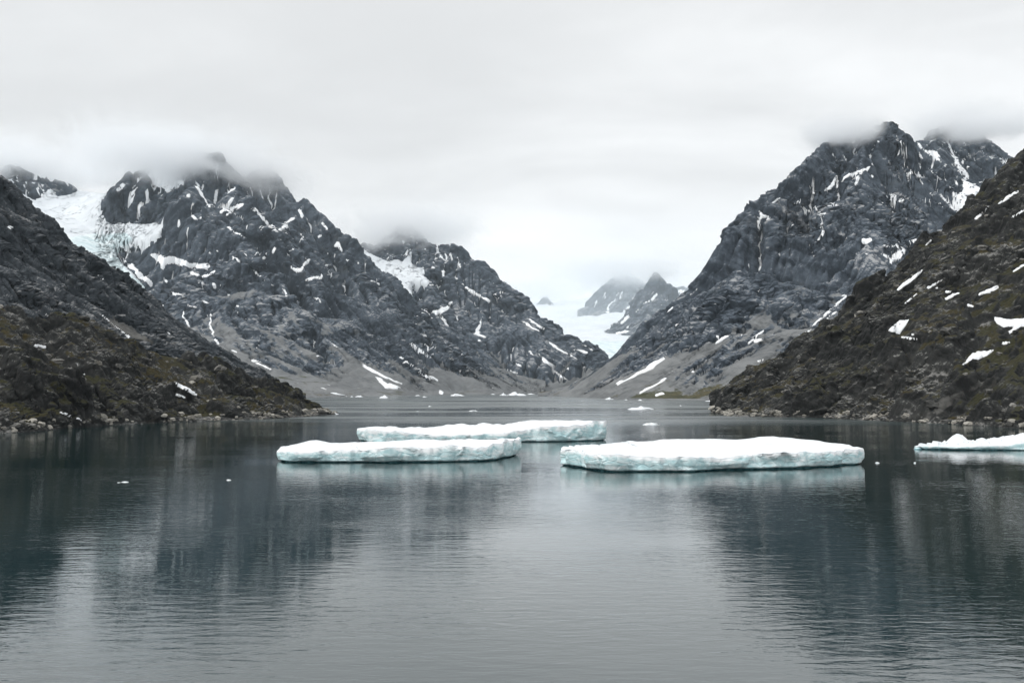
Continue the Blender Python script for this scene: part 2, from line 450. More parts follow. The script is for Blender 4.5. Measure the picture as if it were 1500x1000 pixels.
NEARC = dict(dark=(0.007, 0.0075, 0.0075), mid=(0.026, 0.027, 0.026), light=(0.19, 0.188, 0.18), talus=(0.10, 0.098, 0.092), moss=(0.029, 0.0285, 0.0105))
M_L = mat_rock('rock_dark_slope', 22, 36, bump_d=1.6, **{**NEARC, 'dark': (0.011, 0.015, 0.019), 'mid': (0.042, 0.049, 0.056), 'light': (0.20, 0.20, 0.20)})
M_A = mat_rock('rock_mossy_left', 7, 30, bump_d=0.7, **NEARC)
M_F = mat_rock('rock_mossy_right', 8, -32, bump_d=0.8, **NEARC)

def mat_snow(name, k, ice=False):
    m, g = new_mat(name)
    co = g.n('ShaderNodeTexCoord').outputs['Object']
    n = g.noise(g.mapping(co, scale=(k, k, k)), 1.0, 6, 0.6, 0.4)
    c = g.mix(g.ramp(n, 0.35, 0.7), (0.86, 0.88, 0.90), (0.74, 0.765, 0.79))
    dirt = g.noise(g.mapping(co, scale=(k * 0.6, k * 2.0, k * 2.0)), 1.6, 6, 0.7, 1.0)
    c = g.mix(g.math('MULTIPLY', g.ramp(dirt, 0.55, 0.75), 0.45), c, (0.46, 0.47, 0.47))
    if not ice:   # thin dirty rims
        rimf = g.math('ADD', g.attr('ice'), g.math('MULTIPLY', g.math('SUBTRACT', n, 0.5), 0.8))
        c = g.mix(g.ramp(rimf, 0.05, 0.45, 0.75, 0.0), c, (0.36, 0.355, 0.345))
    h = n
    if ice:
        c = g.mix(1.0, c, (0.72, 0.74, 0.755), 'MULTIPLY')
        ia = g.attr('ice')
        cr = g.noise(g.mapping(g.mapping(co, rot=(0, 0, R(25))), scale=(k * 0.8, k * 5, k * 2)), 1.0, 7, 0.7, 0.8)
        icec = g.mix(g.ramp(cr, 0.38, 0.62), (0.44, 0.545, 0.57), (0.68, 0.75, 0.77))
        c = g.mix(g.ramp(g.math('ADD', ia, g.math('MULTIPLY', g.math('SUBTRACT', n, 0.5), 0.5)), 0.35, 0.65), c, icec)
        h = g.math('ADD', n, g.math('MULTIPLY', cr, g.math('MULTIPLY', ia, 1.5)))
    finish(g, c, 0.75, h, 0.12 / k, 0.5, 0.3)
    return m
M_SNOW = mat_snow('old_snow', 0.03); M_SNOWN = mat_snow('old_snow_near', 0.25); M_GLAC = mat_snow('glacier_ice', 0.009, True)

# ------------------------------------------------------------------ mountains
def interp(px, tab):
    t = np.array(tab, float); return np.interp(px, t[:, 0], t[:, 1])
def build_terrain(name, label, cat, dom, lines, cols, dfront, dcrest, dback, rows, mat, noise, ero, detail,
                  strokes=(), polys=(), lift=2.0, rim=0.6, auto=None, talus=None, moss=None, snowmat=None, front=-14.0, back=None,
                  glacier=None, near=False, ragged=1.15, scree=(), warp_px=1.1, jag=0, outcrop=(), ledges=(), scree_k=1.0, spires=(), apron=None):
    t0 = time.time()
    H, nearline = solve(dom, lines, front, back)
    yy, xx = np.mgrid[0:H.shape[0], 0:H.shape[1]]; X = dom['X0'] + xx * dom['cell']; Y = dom['Y0'] + yy * dom['cell']
    amp, wl = noise
    wx = fbm2(X / wl * 0.7 + 3, Y / wl * 0.7, 3) * wl * 0.5; wy = fbm2(X / wl * 0.7 - 8, Y / wl * 0.7 + 5, 3) * wl * 0.5
    ease = np.clip(H / (amp * 3.0), 0, 1) * (1 - 0.6 * nearline)
    H_bed = H.copy()
    nv_ = fbm2((X + wx) / wl, (Y + wy) / wl, 7, 0.56, True) - 1.15
    H = H + ease * amp * np.where(nv_ > 0, nv_ * 0.2, nv_)
    if jag: H = H + nearline * np.clip(H / 150, 0, 1) * jag * (fbm2((X + wx * .3) / (wl * 0.14), (Y + wy * .3) / (wl * 0.14), 4, 0.6, True) - 0.9)
    if outcrop:
        for wo, ho in outcrop:
            n_ = fbm2((X + wx * .2) / wo + 40, (Y + wy * .2) / wo, 5, 0.5)
            cap_ = np.clip((n_ - 0.02) / 0.16, 0, 1); cap_ = cap_ * cap_ * (3 - 2 * cap_)
            H = H + np.clip((H - 1) / 4, 0, 1) * ho * (cap_ + 0.5 * np.clip(n_, 0, 1) - 0.3)
    if ero:
        ero = dict(ero); fl_ = ero.pop('fl', None)
        if fl_:
            H1 = H; H, flow = fluvial(H, dom['cell'], **fl_)
            H = H + (H1 - H) * np.clip(nearline * 1.3, 0, 0.85)
        if ero.get('batches'): H, flow = erode(H, dom['cell'], **ero)
    else: flow = np.ones_like(H)
    apr = np.zeros_like(H)
    if apron:
        gul = np.clip((flow / np.percentile(flow, 97)) ** 0.3, 0, 1.2)
        apr = np.clip((apron[0] + apron[1] * (fbm2(X / wl * 2.2, Y / wl * 2.2, 4) * 1.5 + (gul - 0.6) * 0.8) - H_bed) / apron[2] + 0.5, 0, 1)
        apr = apr * apr * (3 - 2 * apr)
        H = H + (H_bed - 0.06 * amp * (1 + fbm2(X / wl * 3, Y / wl * 3, 3)) - H) * apr
    for (qx, qy, qd, sl_) in spires:                     # summits sharper than the relaxed ridge
        c_ = P(qx, qy, qd); dx_ = (X - c_[0]) * (1 + 0.25 * np.sign(X - c_[0])); dy_ = Y - c_[1]
        rr = np.sqrt(dx_ ** 2 + dy_ ** 2 + 16); an = np.arctan2(dy_, dx_)
        H = np.maximum(H, c_[2] + 4 - 4.0 * np.maximum(rr - 85, 0) - sl_ * rr * (1 + 0.22 * np.cos(an * 3 + qx) + 0.10 * np.cos(an * 7 + qy)) + 5 * fbm2(X / 45, Y / 45, 3, 0.6, True) - 5)
    flow = np.log1p(blur(flow, 1)); flow /= np.percentile(flow, 99)
    pxs = np.concatenate([np.linspace(cols[0], cols[1], cols[2], endpoint=False)] if not isinstance(cols[0], tuple) else [np.linspace(a, b, n_, endpoint=False) for a, b, n_ in cols])
    df, dc, db = interp(pxs, dfront), interp(pxs, dcrest), interp(pxs, dback)
    nf, nb = rows
    tf = np.linspace(0, 1, nf)[:, None]; tb = np.linspace(0, 1, nb + 1)[1:, None] ** 1.5
    D = np.concatenate([df + (dc * 1.03 - df) * tf, dc * 1.03 + (db - dc * 1.03) * tb])
    Xm = D * ((pxs - 750) / FPX)[None] / CP
    hz = sample(H, dom, Xm, D)
    V = np.stack([Xm, D, hz], 2)
    Nn = grid_normals(V)
    amp2, wl2, dip, blocky = detail
    p = V.reshape(-1, 3); eas = np.clip(p[:, 2] / (amp2 * 2.0) + 0.15, 0, 1).astype(np.float32)
    ca, sa = math.cos(R(dip)), math.sin(R(dip))
    u = p[:, 0] * ca - p[:, 2] * sa; v = p[:, 0] * sa + p[:, 2] * ca
    dsp = np.zeros(len(p), np.float32); a, f = 1.0, 1.0 / wl2
    for o in range(4):
        dsp += a * (0.45 - np.abs(perlin3(u * f * 0.45 + o * 3.7, p[:, 1] * f * 0.7, v * f * 1.3))) * 1.6
        a *= 0.55; f *= 2.1
    for per, hgt in ledges:
        ph = v / per + 0.9 * perlin3(u / per / 9, p[:, 1] / per / 7, v / per / 9) + 0.25 * perlin3(u / per, p[:, 1] / per, v / per)
        fr = ph - np.floor(ph); saw = np.where(fr < 0.85, fr / 0.85, (1 - fr) / 0.15)
        msk = np.clip(perlin3(u / per / 5 + 9, p[:, 1] / per / 4, v / per / 2.5) * 2.5 + 0.5, 0, 1)
        dsp += (hgt / amp2) * (saw - 0.5) * msk
    if blocky:
        for wb, ab in blocky:
            pw = np.stack([u * 0.6, p[:, 1] * 0.9, v], 1) / wb
            pw = pw + 0.25 * np.stack([perlin3(*(pw * 1.7).T)] * 3, 1)
            dsp += (ab / amp2) * facets(pw)
    steep = 1 - Nn[..., 2].ravel() ** 2
    big = np.clip(perlin3(p[:, 0] / wl2 / 6, p[:, 1] / wl2 / 6, p[:, 2] / wl2 / 6) * 1.6 + 0.65, 0.15, 1.2)
    fl = sample(flow, dom, V[..., 0], V[..., 1]); z = V[..., 2]
    slope = np.sqrt(np.clip(1 - blur(Nn[..., 2], 6) ** 2, 0, 1))
    nz = perlin3(V[..., 0] / wl2 / 2, V[..., 1] / wl2 / 2, z / wl2 / 2)
    ta = np.zeros(z.shape) if talus is None else np.clip((talus[1] - z) / talus[1] * 0.6 + (talus[0] - slope) * 1.6 + nz * 0.35 + (fl - 0.5) * 0.4 + 0.15, 0, 1)
    if len(scree): ta = np.maximum(ta, np.clip(strokes_mask(*project(V), [], scree) / 9 + 0.38 + nz * 1.1, 0, 1) * scree_k)
    ta = np.maximum(ta, sample(apr, dom, V[..., 0], V[..., 1]) * 0.9)
    smooth_t = np.clip(1 - 1.0 * ta.ravel(), 0.1, 1)
    p = p + Nn.reshape(-1, 3) * (dsp * amp2 * eas * big * smooth_t * np.clip(0.35 + steep * 1.3, 0, 1.2))[:, None]
    p[:, 2] = np.maximum(p[:, 2], -12)
    V = p.reshape(V.shape); Nn = grid_normals(V)
    F = grid_faces(*V.shape[:2])
    px, py = project(V)
    z = V[..., 2]; slope = np.sqrt(np.clip(1 - blur(Nn[..., 2], 3) ** 2, 0, 1))
    mo = np.zeros(z.shape) if moss is None else np.clip((moss[0] - slope) * 1.6 + 0.5 + nz * 0.5 + (moss[1] - z) / moss[1] * moss[2], 0, 1) * np.clip((z - 1.2) / 2.0, 0, 1)
    ob = mesh_obj(name, p, F, mat, None, near, {'talus': ta.ravel(), 'moss': mo.ravel()})
    tag(ob, label, cat, None, 'structure')
    # snow
    q = V.reshape(-1, 3)
    def warp(o_): return sum(perlin3(q[:, 0] * k / wl2 + o_, q[:, 1] * k / wl2, q[:, 2] * k / wl2 + o_) * a_ for k, a_ in ((0.6, 5.0), (2.2, 2.6))).reshape(z.shape)
    s = strokes_mask(px + warp(0) * warp_px, py + warp(31) * warp_px, strokes, polys)
    pert = sum(perlin3(q[:, 0] * k / wl2, q[:, 1] * k / wl2, q[:, 2] * k / wl2) / k ** 0.5 for k in (1.5, 4.0)).reshape(z.shape)
    s = s + np.where(s > -4, pert * ragged * 2.4 + 0.2, 0)
    hollow = sample(blur(H, 14) - H, dom, V[..., 0], V[..., 1]) / (dom['cell'] * 3)
    if auto is not None:
        lo, thr = auto
        sa_ = hollow * 2.0 + (fl - 0.5) * 2.6 + pert * 1.6 + np.clip((z - lo) / lo, -1, 0.6) - thr - np.clip(slope - 0.75, 0, 1) * 6
        s = np.maximum(s, sa_ * 1.5)
    s = np.where(D > dc[None] * 1.06, -9, s); s[:, [0, -1]] = -9; s[[0, -1]] = -9
    s = np.where(z < 1.0, -9, s)
    mk = None
    if glacier is not None:
        gp, ip, glabel = glacier
        zs_ = sample(H_bed, dom, V[..., 0], V[..., 1]); pxb, pyb = project(np.stack([V[..., 0], V[..., 1], zs_], 2))
        sg = strokes_mask(pxb, pyb, [], gp) + pert * 1.5
        sg = np.where(D > dc[None] * 1.06, -9, sg); sg[:, [0, -1]] = -9; sg[[0, -1]] = -9
        ice = np.clip(strokes_mask(pxb, pyb, [], ip) / 5 + 0.5, 0, 1) if ip else np.zeros(z.shape)
        # the ice lies on a smoothed bed
        wv_ = np.clip(sg / 3 + 0.4, 0, 1)
        Vg = V.copy(); Vg[..., 2] = z + (zs_ + 6 * pert * ice - z) * wv_
        ob.data.vertices.foreach_set('co', np.where((wv_ > 0)[..., None], np.minimum(V, np.stack([V[..., 0], V[..., 1], Vg[..., 2]], 2)), V).astype(np.float32).ravel()); ob.data.update()
        VV, TT, lab, ex = clip_surface(Vg.reshape(-1, 3), grid_normals(Vg).reshape(-1, 3), F, sg.ravel(), lift * 2.5, rim * 2, ice.ravel())
        go = mesh_obj('glacier', VV, TT, M_GLAC, None, True, {'ice': ex}); tag(go, glabel, 'glacier', None, 'structure')
        s = np.where(sg > -1.0, -9, s)
    lay_snow(ob, q, Nn.reshape(-1, 3), F, s.ravel(), snowmat or M_SNOW, lift, rim)
    print('%s %d verts %.1fs' % (name, len(p), time.time() - t0))
    return ob, V, Nn, px, py, H

def C3(pts): return [P(*q) for q in pts]
def S3(pts): return [Wt(*q) for q in pts]
def ST(txt):
    """strokes: 'x y w  x y w | ...'"""
    out = []
    for s in txt.split('|'):
        v = [float(t) for t in s.split()]
        if v: out.append([tuple(v[i:i + 3]) for i in range(0, len(v), 3)])
    return out
def PG(txt): return [[(float(a), float(b)) for a, b in zip(s.split()[::2], s.split()[1::2])] for s in txt.split('|') if s.strip()]

# --- left massif with the hanging glacier
crest = C3([(-160, 250, 5000), (-60, 255, 4900), (24, 250, 4800), (50, 262, 4800), (72, 266, 4800), (96, 274, 4800), (116, 281, 4800), (140, 284, 4700), (158, 286, 4450),
            (168, 274, 4350), (180, 262, 4350), (200, 252, 4350), (240, 245, 4350), (276, 240, 4300), (318, 226, 4250), (336, 250, 4280), (352, 268, 4330),
            (372, 258, 4380), (392, 246, 4400), (406, 258, 4400), (418, 280, 4330), (429, 300, 4240), (434, 308, 4200), (445, 296, 4150), (458, 306, 4120), (472, 321, 4100), (494, 343, 4080),
            (516, 355, 4060), (534, 370, 4050), (548, 390, 4040), (566, 406, 4030), (588, 424, 4010), (602, 448, 4000), (624, 469, 3990), (642, 481, 3980), (667, 499, 3970),
            (688, 517, 3960), (710, 532, 3950), (728, 546, 3950), (750, 558, 3960), (790, 577.2, 3990)])
shoreB = S3([(480, 582), (540, 581), (600, 580), (650, 579), (700, 578), (750, 577.4), (800, 576.9)])
shoreB = [(-1500, 1700, 0), (-900, 1780, 0), (-560, 1900, 0)] + shoreB
linesB = [crest, shoreB,
    C3([(285, 282, 3900), (296, 300, 3850), (344, 340, 3700), (400, 400, 3450), (450, 460, 3150), (520, 535, 2800)]),
    C3([(276, 244, 4300), (282, 262, 4100), (285, 282, 3900), (270, 296, 3880), (256, 308, 3860), (236, 336, 3800), (226, 354, 3760)]),
    C3([(150, 318, 4150), (180, 325, 4150), (225, 328, 4080), (236, 340, 3950)]),
    C3([(60, 305, 4600), (110, 322, 4400), (140, 345, 4200), (165, 385, 3900), (205, 428, 3500), (260, 475, 3000), (330, 530, 2500), (400, 570, 2050)]),
    C3([(225, 375, 3650), (260, 385, 3600), (300, 398, 3500)]), C3([(230, 410, 3400), (290, 425, 3300)]),
    C3([(318, 230, 4250), (345, 276, 4100), (362, 290, 4020), (385, 320, 3900), (402, 347, 3780), (440, 395, 3600), (480, 442, 3380), (540, 505, 3100), (600, 560, 2850)]),
    C3([(445, 298, 4150), (431, 320, 4000), (412, 342, 3880)]),
    C3([(458, 312, 4110), (470, 360, 3950), (500, 410, 3780), (545, 460, 3600), (600, 510, 3450), (650, 556, 3350)]),
    C3([(372, 372, 3800), (420, 420, 3600), (470, 490, 3200)]),
    C3([(450, 560, 2350), (520, 566, 2500), (600, 570, 2850), (680, 570, 3500)])]
domB = dict(X0=-2900., X1=250., Y0=1600., Y1=5300., cell=6.)
strB = ST('170 370 2 190 390 3 205 405 4 222 418 2.5|225 373 3 237 382 5 258 380 5 280 388 3 304 390 3|237 390 4|200 362 3 215 358 4 222 352 3|280 400 2 290 405 2|300 408 2.5 312 402 2.5 316 398 1.5'
 '|241 408 2 243 411 2|292 416 2 302 420 1.5|315 418 2.5 315 421 2|262 328 2.5|308 372 1.8|320 368 1.8|183 300 2 184 307 2|172 280 2 181 271 1.5|192 285 1.5 200 272 1|276 286 1.5|305 301 2 313 301 1.5'
 '|285 262 1 290 275 1.5 304 298 1 312 302 1.5|272 300 .8 280 315 .8 290 323 1.5 296 320 1.5|323 310 2 333 303 2 346 286 1.5|331 315 2 342 306 2.5 355 298 2|333 284 1 343 276 1'
 '|368 302 1 384 315 2 395 328 2.5 405 341 2 416 330 2.5 431 318 2|336 334 1 346 342 1.5 357 349 1.5|380 348 1.5 386 343 1.5|356 372 1 369 380 1.5 378 368 1|340 377 1.5 350 384 1.5|370 398 1 382 406 1'
 '|390 413 1.5 401 421 1.5|410 417 1 416 425 1.5 419 431 1.5|421 389 1.5 434 399 2.5 444 391 2 454 380 1.2|447 411 2 455 407 2 469 408 2 471 401 1.2|483 404 .9 495 416 .9|402 370 1.5 405 362 1|429 366 1.5'
 '|435 356 1 444 346 1.5 440 343 1.5|438 308 1.5 441 316 1.5|471 329 1.5 479 337 1.5|490 362 1.5 496 355 2 502 366 1.5|508 381 1.2|523 386 1.5|464 348 1.2 474 342 1|460 437 1.5 470 445 1.5'
 '|222 443 2 236 449 2|247 428 2 268 434 1.5|298 442 1.5 306 447 1.5|337 512 .9 345 517 .9|370 528 .9 398 543 1|341 455 1 347 458 1.2|348 448 1.2|276 446 1 287 450 1'
 '|531 532 1 545 543 2.5 565 552 2 590 564 1|549 552 1 567 565 3 587 569 1|585 523 1 605 537 2 625 550 2 640 556 1|604 505 3 612 512 3 630 525 1.5|622 505 1.5 626 508 1.2|636 509 2|643 573 1 648 575 1'
 '|462 524 1.5|479 498 .9 495 511 .9|540 410 1 553 415 1.2|608 474 1.2|270 455 .9 270 465 .9 275 475 .9 279 483 .9|308 460 1 307 470 1 311 485 1 315 497 1 318 502 .9|262 330 1.5')  # includes thin waterfalls, laid on the rock as snow patches
polB = PG('217 258 226 246 252 246 268 256 270 272 260 276 244 280 234 274 226 269')
glB = PG('-60 268 18 264 30 283 52 293 64 284 74 273 84 288 100 286 118 279 140 275 162 274 150 300 147 310 155 325 175 325 200 327 225 328 240 327 238 335 230 345 215 355 195 352 170 357 165 362 170 372 178 385 195 400 212 420 205 432 150 440 60 390 -60 310')
icB = PG('100 350 140 344 185 343 195 350 165 360 170 375 185 395 215 425 205 436 150 420 110 380')
build_terrain('mountain_left', 'dark jagged massif streaked with snow left of the fjord, its peaks in cloud', 'mountain', domB, linesB, ((-60, 150, 70), (150, 800, 560)),
    [(-100, 1750), (300, 2000), (480, 2080), (600, 2540), (700, 3250), (800, 3950)], [(-100, 4900), (140, 4700), (180, 4350), (320, 4250), (400, 4400), (450, 4150), (800, 4000)], [(-100, 5250), (800, 5250)], (560, 26),
    M_B, (135, 520), dict(fl=dict(steps=24, K=0.085, maxdrop=190)), (8, 60, 38, [(150, 15.0), (60, 9.0), (24, 4.0)]), strB, polB, lift=2.5, rim=0.8, auto=(680, 0.75), talus=(0.66, 480), moss=(0.08, 70, 0.1), back=(600, 0.5, [crest]),
    jag=22, apron=(115, 130, 60), ledges=[(52, 9.0), (21, 4.0)], spires=[(445, 289, 4140, 1.9), (457, 302, 4115, 2.0), (472, 316, 4100, 2.2), (496, 338, 4080, 2.2), (518, 349, 4060, 2.0), (552, 390, 4040, 2.3), (590, 420, 4010, 2.3), (628, 466, 3990, 2.3), (285, 274, 3900, 1.15), (348, 272, 4080, 1.5), (366, 286, 4010, 1.6), (305, 300, 3830, 1.7), (190, 250, 4340, 1.6), (222, 246, 4340, 1.8)], glacier=(glB, icB, 'pale blue hanging glacier and snowfield spilling between dark rock peaks'))

# --- middle mountain behind it
crestC = C3([(430, 400, 5700), (500, 372, 5650), (530, 362, 5600), (552, 362, 5550), (566, 350, 5500), (580, 340, 5480), (595, 332, 5450), (609, 346, 5430), (627, 360, 5400), (656, 362, 5350), (674, 366, 5300), (688, 382, 5250), (706, 388, 5200),
             (716, 396, 5150), (732, 417, 5100), (753, 440, 5000), (780, 462, 4900), (807, 478, 4800), (820, 488, 4700), (833, 498, 4600), (849, 503, 4500), (865, 507, 4450), (873, 514, 4400), (878, 530, 4300), (880, 560, 4150)])
shoreC = S3([(560, 577.5), (700, 577.2), (760, 576.9), (800, 576.6), (840, 576.5), (880, 576.6)])
linesC = [[(-1300, 3700, 0)] + shoreC, crestC,
    C3([(548, 385, 5300), (580, 400, 5150), (600, 425, 4950), (625, 470, 4700), (680, 530, 4300)]),
    C3([(609, 350, 5430), (618, 400, 5150), (640, 430, 4950)]), C3([(640, 430, 4950), (660, 452, 4850), (690, 480, 4700), (730, 520, 4450)]),
    C3([(674, 368, 5300), (690, 420, 5050), (705, 470, 4750), (740, 540, 4350)]), C3([(753, 441, 5000), (770, 490, 4650), (800, 540, 4300)]),
    C3([(833, 499, 4600), (840, 540, 4250)])]
domC = dict(X0=-1500., X1=700., Y0=3700., Y1=6200., cell=8.)
strC = ST('598 366 1.2 592 378 1.5|630 418 1 645 417 1|620 454 2 640 458 3 655 452 2 663 442 1|648 465 2 655 475 2|676 415 1 695 432 2 715 441 1.2|706 465 1 700 480 2 697 487 2 712 493 1.2|703 499 1.2|712 505 1|634 391 1.5'
 '|652 372 .8 655 382 .8|660 370 .8 663 384 .8|702 435 1 715 442 2|722 432 1 733 441 1|768 471 1.5 790 483 1.5|777 467 1.5 800 482 1.5|773 514 1 782 520 1|790 520 1 800 530 2 812 538 1|808 541 1 820 551 1.5 830 556 1'
 '|717 533 1 725 543 1.2 735 549 .8|757 531 1 766 535 1|740 541 1 760 546 1|805 503 1 830 517 1.2|838 510 1.5 860 516 1.5|835 520 1 845 526 1|852 505 1 868 512 1|826 536 1 834 540 1|840 560 1|858 530 1 850 540 1|670 376 .8 674 392 .8|640 366 .8 648 380 .8')
glC = PG('532 366 548 374 570 384 590 383 604 366 602 385 615 395 622 390 622 405 633 414 625 418 610 412 602 415 603 430 605 445 618 460 627 474 612 470 595 450 580 430 555 412 538 395')
build_terrain('mountain_middle', 'grey mountain with a snowy cirque behind the left massif', 'mountain', domC, linesC, (470, 890, 330),
    [(400, 3800), (900, 3880)], [(400, 5650), (600, 5450), (700, 5200), (800, 4800), (870, 4420), (900, 4350)], [(400, 6100), (900, 6000)], (330, 20),
    M_C, (120, 560), dict(fl=dict(steps=20, K=0.08, maxdrop=180)), (9, 80, 35, [(170, 17.0), (75, 10.0), (30, 4.5)]), strC, [], lift=3.0, rim=1.0, auto=(600, 0.75), talus=(0.60, 280), back=(600, 0.5, [crestC]),
    jag=22, spires=[(594, 338, 5450, 1.3), (627, 354, 5400, 1.8), (672, 360, 5300, 1.8), (704, 382, 5200, 2.0), (732, 411, 5100, 2.2)], apron=(120, 120, 60), ledges=[(60, 10.0), (26, 5.0)], glacier=(glC, [], 'narrow snow glacier in the cirque of the middle mountain'))

# --- right massif
crestE = C3([(796, 580.5, 2500), (825, 568, 2480), (847, 555, 2450), (865, 544, 2430), (887, 531, 2400), (903, 518, 2380), (913, 504, 2370), (932, 486, 2360), (953, 470, 2350), (980, 452, 2340), (999, 435, 2340), (1023, 416, 2340), (1042, 384, 2350), (1061, 346, 2370),
             (1085, 332, 2400), (1103, 306, 2430), (1132, 290, 2460), (1150, 271, 2500), (1164, 248, 2540), (1188, 234, 2600), (1202, 214, 2680), (1226, 200, 2850), (1255, 194, 2950), (1284, 206, 2880), (1293, 190, 2830), (1301, 176, 2800), (1308, 186, 2795), (1320, 198, 2790),
             (1348, 225, 2760), (1380, 266, 2680), (1410, 312, 2580), (1450, 370, 2450), (1500, 430, 2350)])
crestE2 = C3([(1320, 210, 3250), (1357, 212, 3350), (1371, 186, 3450), (1414, 178, 3500), (1451, 203, 3500), (1470, 221, 3500), (1489, 237, 3450), (1560, 290, 3400), (1640, 330, 3300)])
shoreE = S3([(796, 580.3), (820, 581), (845, 582.3), (880, 584), (920, 586), (980, 586.5), (1048, 586.5)]) + [(400, 1400, 0), (800, 1200, 0), (1500, 1100, 0)]
linesE = [crestE, crestE2, shoreE,
    C3([(1301, 185, 2800), (1270, 240, 2600), (1232, 300, 2400), (1190, 360, 2200), (1120, 430, 2000), (1050, 495, 1830), (990, 545, 1680)]),
    C3([(1301, 185, 2800), (1318, 250, 2650), (1300, 295, 2480), (1360, 310, 2480)]), C3([(1275, 352, 2150), (1340, 365, 2120), (1400, 372, 2100)]),
    C3([(1150, 275, 2500), (1128, 318, 2380), (1095, 378, 2200), (1040, 452, 2000), (960, 518, 1950), (900, 553, 2000)]),
    C3([(1190, 285, 2560), (1180, 340, 2400), (1170, 370, 2330)]),
    C3([(1040, 396, 2300), (1000, 458, 2180), (930, 520, 2120)]),
    C3([(1385, 275, 3000), (1410, 300, 2850), (1430, 320, 2750)]), C3([(1371, 190, 3450), (1385, 240, 3150), (1395, 270, 3050)]), C3([(1420, 190, 3500), (1440, 250, 3250), (1445, 285, 3100)]),
    C3([(1000, 569, 1600), (1060, 550, 1620), (1150, 512, 1560), (1240, 462, 1500)])]
domE = dict(X0=-20., X1=2050., Y0=1130., Y1=3900., cell=5.)
strE = ST('1113 310 1 1122 317 3 1126 320 3|1132 297 1 1141 291 1.2|1188 297 1 1190 283 1.2 1200 280 1.5 1218 273 2 1226 259 1.5|1235 263 2.5 1250 255 2.5 1272 247 2|1253 268 2 1262 253 1.2 1278 240 1.2|1280 234 1'
 '|1163 304 .8 1173 297 1|1176 303 1.2 1181 318 1.2|1196 303 1.5 1197 311 1.5 1205 315 1.5 1212 312 1|1205 317 1.5 1202 330 1.5 1206 342 1.5 1200 350 1 1175 365 .8|1152 336 1 1164 328 1|1224 300 1.8|1236 229 .8 1240 236 1|1285 210 1'
 '|1279 259 1.2|1264 352 3 1274 351 3 1270 355 3|1244 375 1 1253 371 1|1267 371 1|1298 287 1.5 1310 287 1.5 1314 293 2 1327 296 1|1292 297 1 1298 303 1|1347 290 1 1362 296 1.5|1322 246 1 1335 255 1.2|1331 245 1 1350 259 1.2'
 '|1313 204 1 1325 214 1|1314 222 1 1325 225 1|1347 227 1 1354 236 1.2|1360 247 1 1372 256 1.2 1380 264 1|1344 210 2 1352 220 2 1368 226 4 1375 235 2 1384 242 1|1388 208 2 1394 225 2.5 1402 240 4 1412 255 4 1415 262 2.5'
 '|1410 237 1.5 1416 227 1.2|1418 245 1 1424 238 1|1374 282 1 1385 295 2.5 1400 307 3 1412 312 3|1465 232 1 1475 247 3 1485 245 2|1291 362 1 1312 360 1.5 1316 353 1.5|1322 365 4 1315 375 4 1305 382 3'
 '|1330 355 1.5 1345 350 1.5 1354 349 1.2|1290 372 1.5 1300 378 2|1008 434 .8 1022 424 1.2|978 458 1 985 453 1|903 563 1 930 550 1.5 945 542 2 955 536 3 972 524 1|937 574 1 955 566 1.8 974 555 1.5|1047 492 1.5'
 '|1049 503 1 1060 495 2 1068 492 1|1086 492 1.5|1097 503 1.5 1108 494 2 1118 484 1|1105 500 1.5 1115 497 1|1172 496 .8 1190 480 1 1210 460 1.3 1225 447 1.3 1238 432 1|1210 469 .8 1225 455 1|1110 529 1 1117 526 1|1123 537 1 1140 527 1.3'  # includes a long stream down the slope, modelled as a snow patch
 '|962 580 1 972 577 1.2|1015 545 .8|1263 413 1 1273 410 1.2')
polE = PG('1408 262 1425 270 1440 278 1458 275 1440 290 1415 310 1395 302 1394 285 1391 270 1400 285 1412 280')
screeE = PG('905 566 950 548 1000 520 1060 495 1090 488 1040 520 1000 540 940 575 905 580')
build_terrain('mountain_right', 'tall dark rocky mountain right of the fjord with a sharp summit in cloud', 'mountain', domE, linesE, ((788, 1260, 440), (1260, 1500, 190), (1500, 1640, 40)),
    [(780, 2450), (845, 2020), (880, 1740), (920, 1510), (1050, 1420), (1300, 1200), (1700, 1170)], [(780, 2520), (900, 2380), (1000, 2340), (1150, 2500), (1263, 3050), (1301, 2900), (1350, 3350), (1414, 3500), (1700, 3350)], [(780, 2700), (1000, 2900), (1260, 3600), (1700, 3880)], (520, 30),
    M_E, (110, 400), dict(fl=dict(steps=24, K=0.07, maxdrop=150)), (7, 50, -36, [(120, 8.0), (50, 7.0), (20, 3.4)]), strE, polE, lift=2.0, rim=0.6, auto=(540, 0.85), talus=(0.58, 330), moss=(0.20, 34, 0.35), back=(380, 0.35, [crestE[:22], crestE2]), scree=screeE, jag=10, apron=(100, 120, 50), ledges=[(44, 7.5), (18, 3.4)], spires=[(1301, 180, 2790, 1.05), (1282, 206, 2800, 1.2)])

# --- dark slope between the near left shore and the massif
crestL = C3([(-620, -200, 950), (-420, -60, 1000), (-200, 110, 1050), (-60, 215, 1090), (0, 257, 1100), (24, 285, 1110), (52, 309, 1130), (80, 331, 1150), (100, 357, 1160), (120, 381, 1170), (140, 395, 1180), (168, 407, 1200), (208, 427, 1230), (240, 459, 1260), (272, 483, 1290), (304, 503, 1310),
             (340, 523, 1330), (372, 543, 1350), (400, 558, 1370), (440, 577, 1400)])
linesL = [crestL, [(-1250, 300, 20), (-900, 420, 20), (-480, 480, 12), (-330, 600, 8), (-250, 800, 4), (-220, 1000, 0), (-260, 1300, 0), (-300, 1400, 0)],
          C3([(-200, 330, 800), (-60, 380, 850), (30, 400, 880), (110, 440, 950), (200, 500, 1050)]),
          C3([(60, 360, 1050), (120, 430, 1020), (180, 480, 1000)])]
domL = dict(X0=-1300., X1=-150., Y0=420., Y1=1700., cell=2.6)
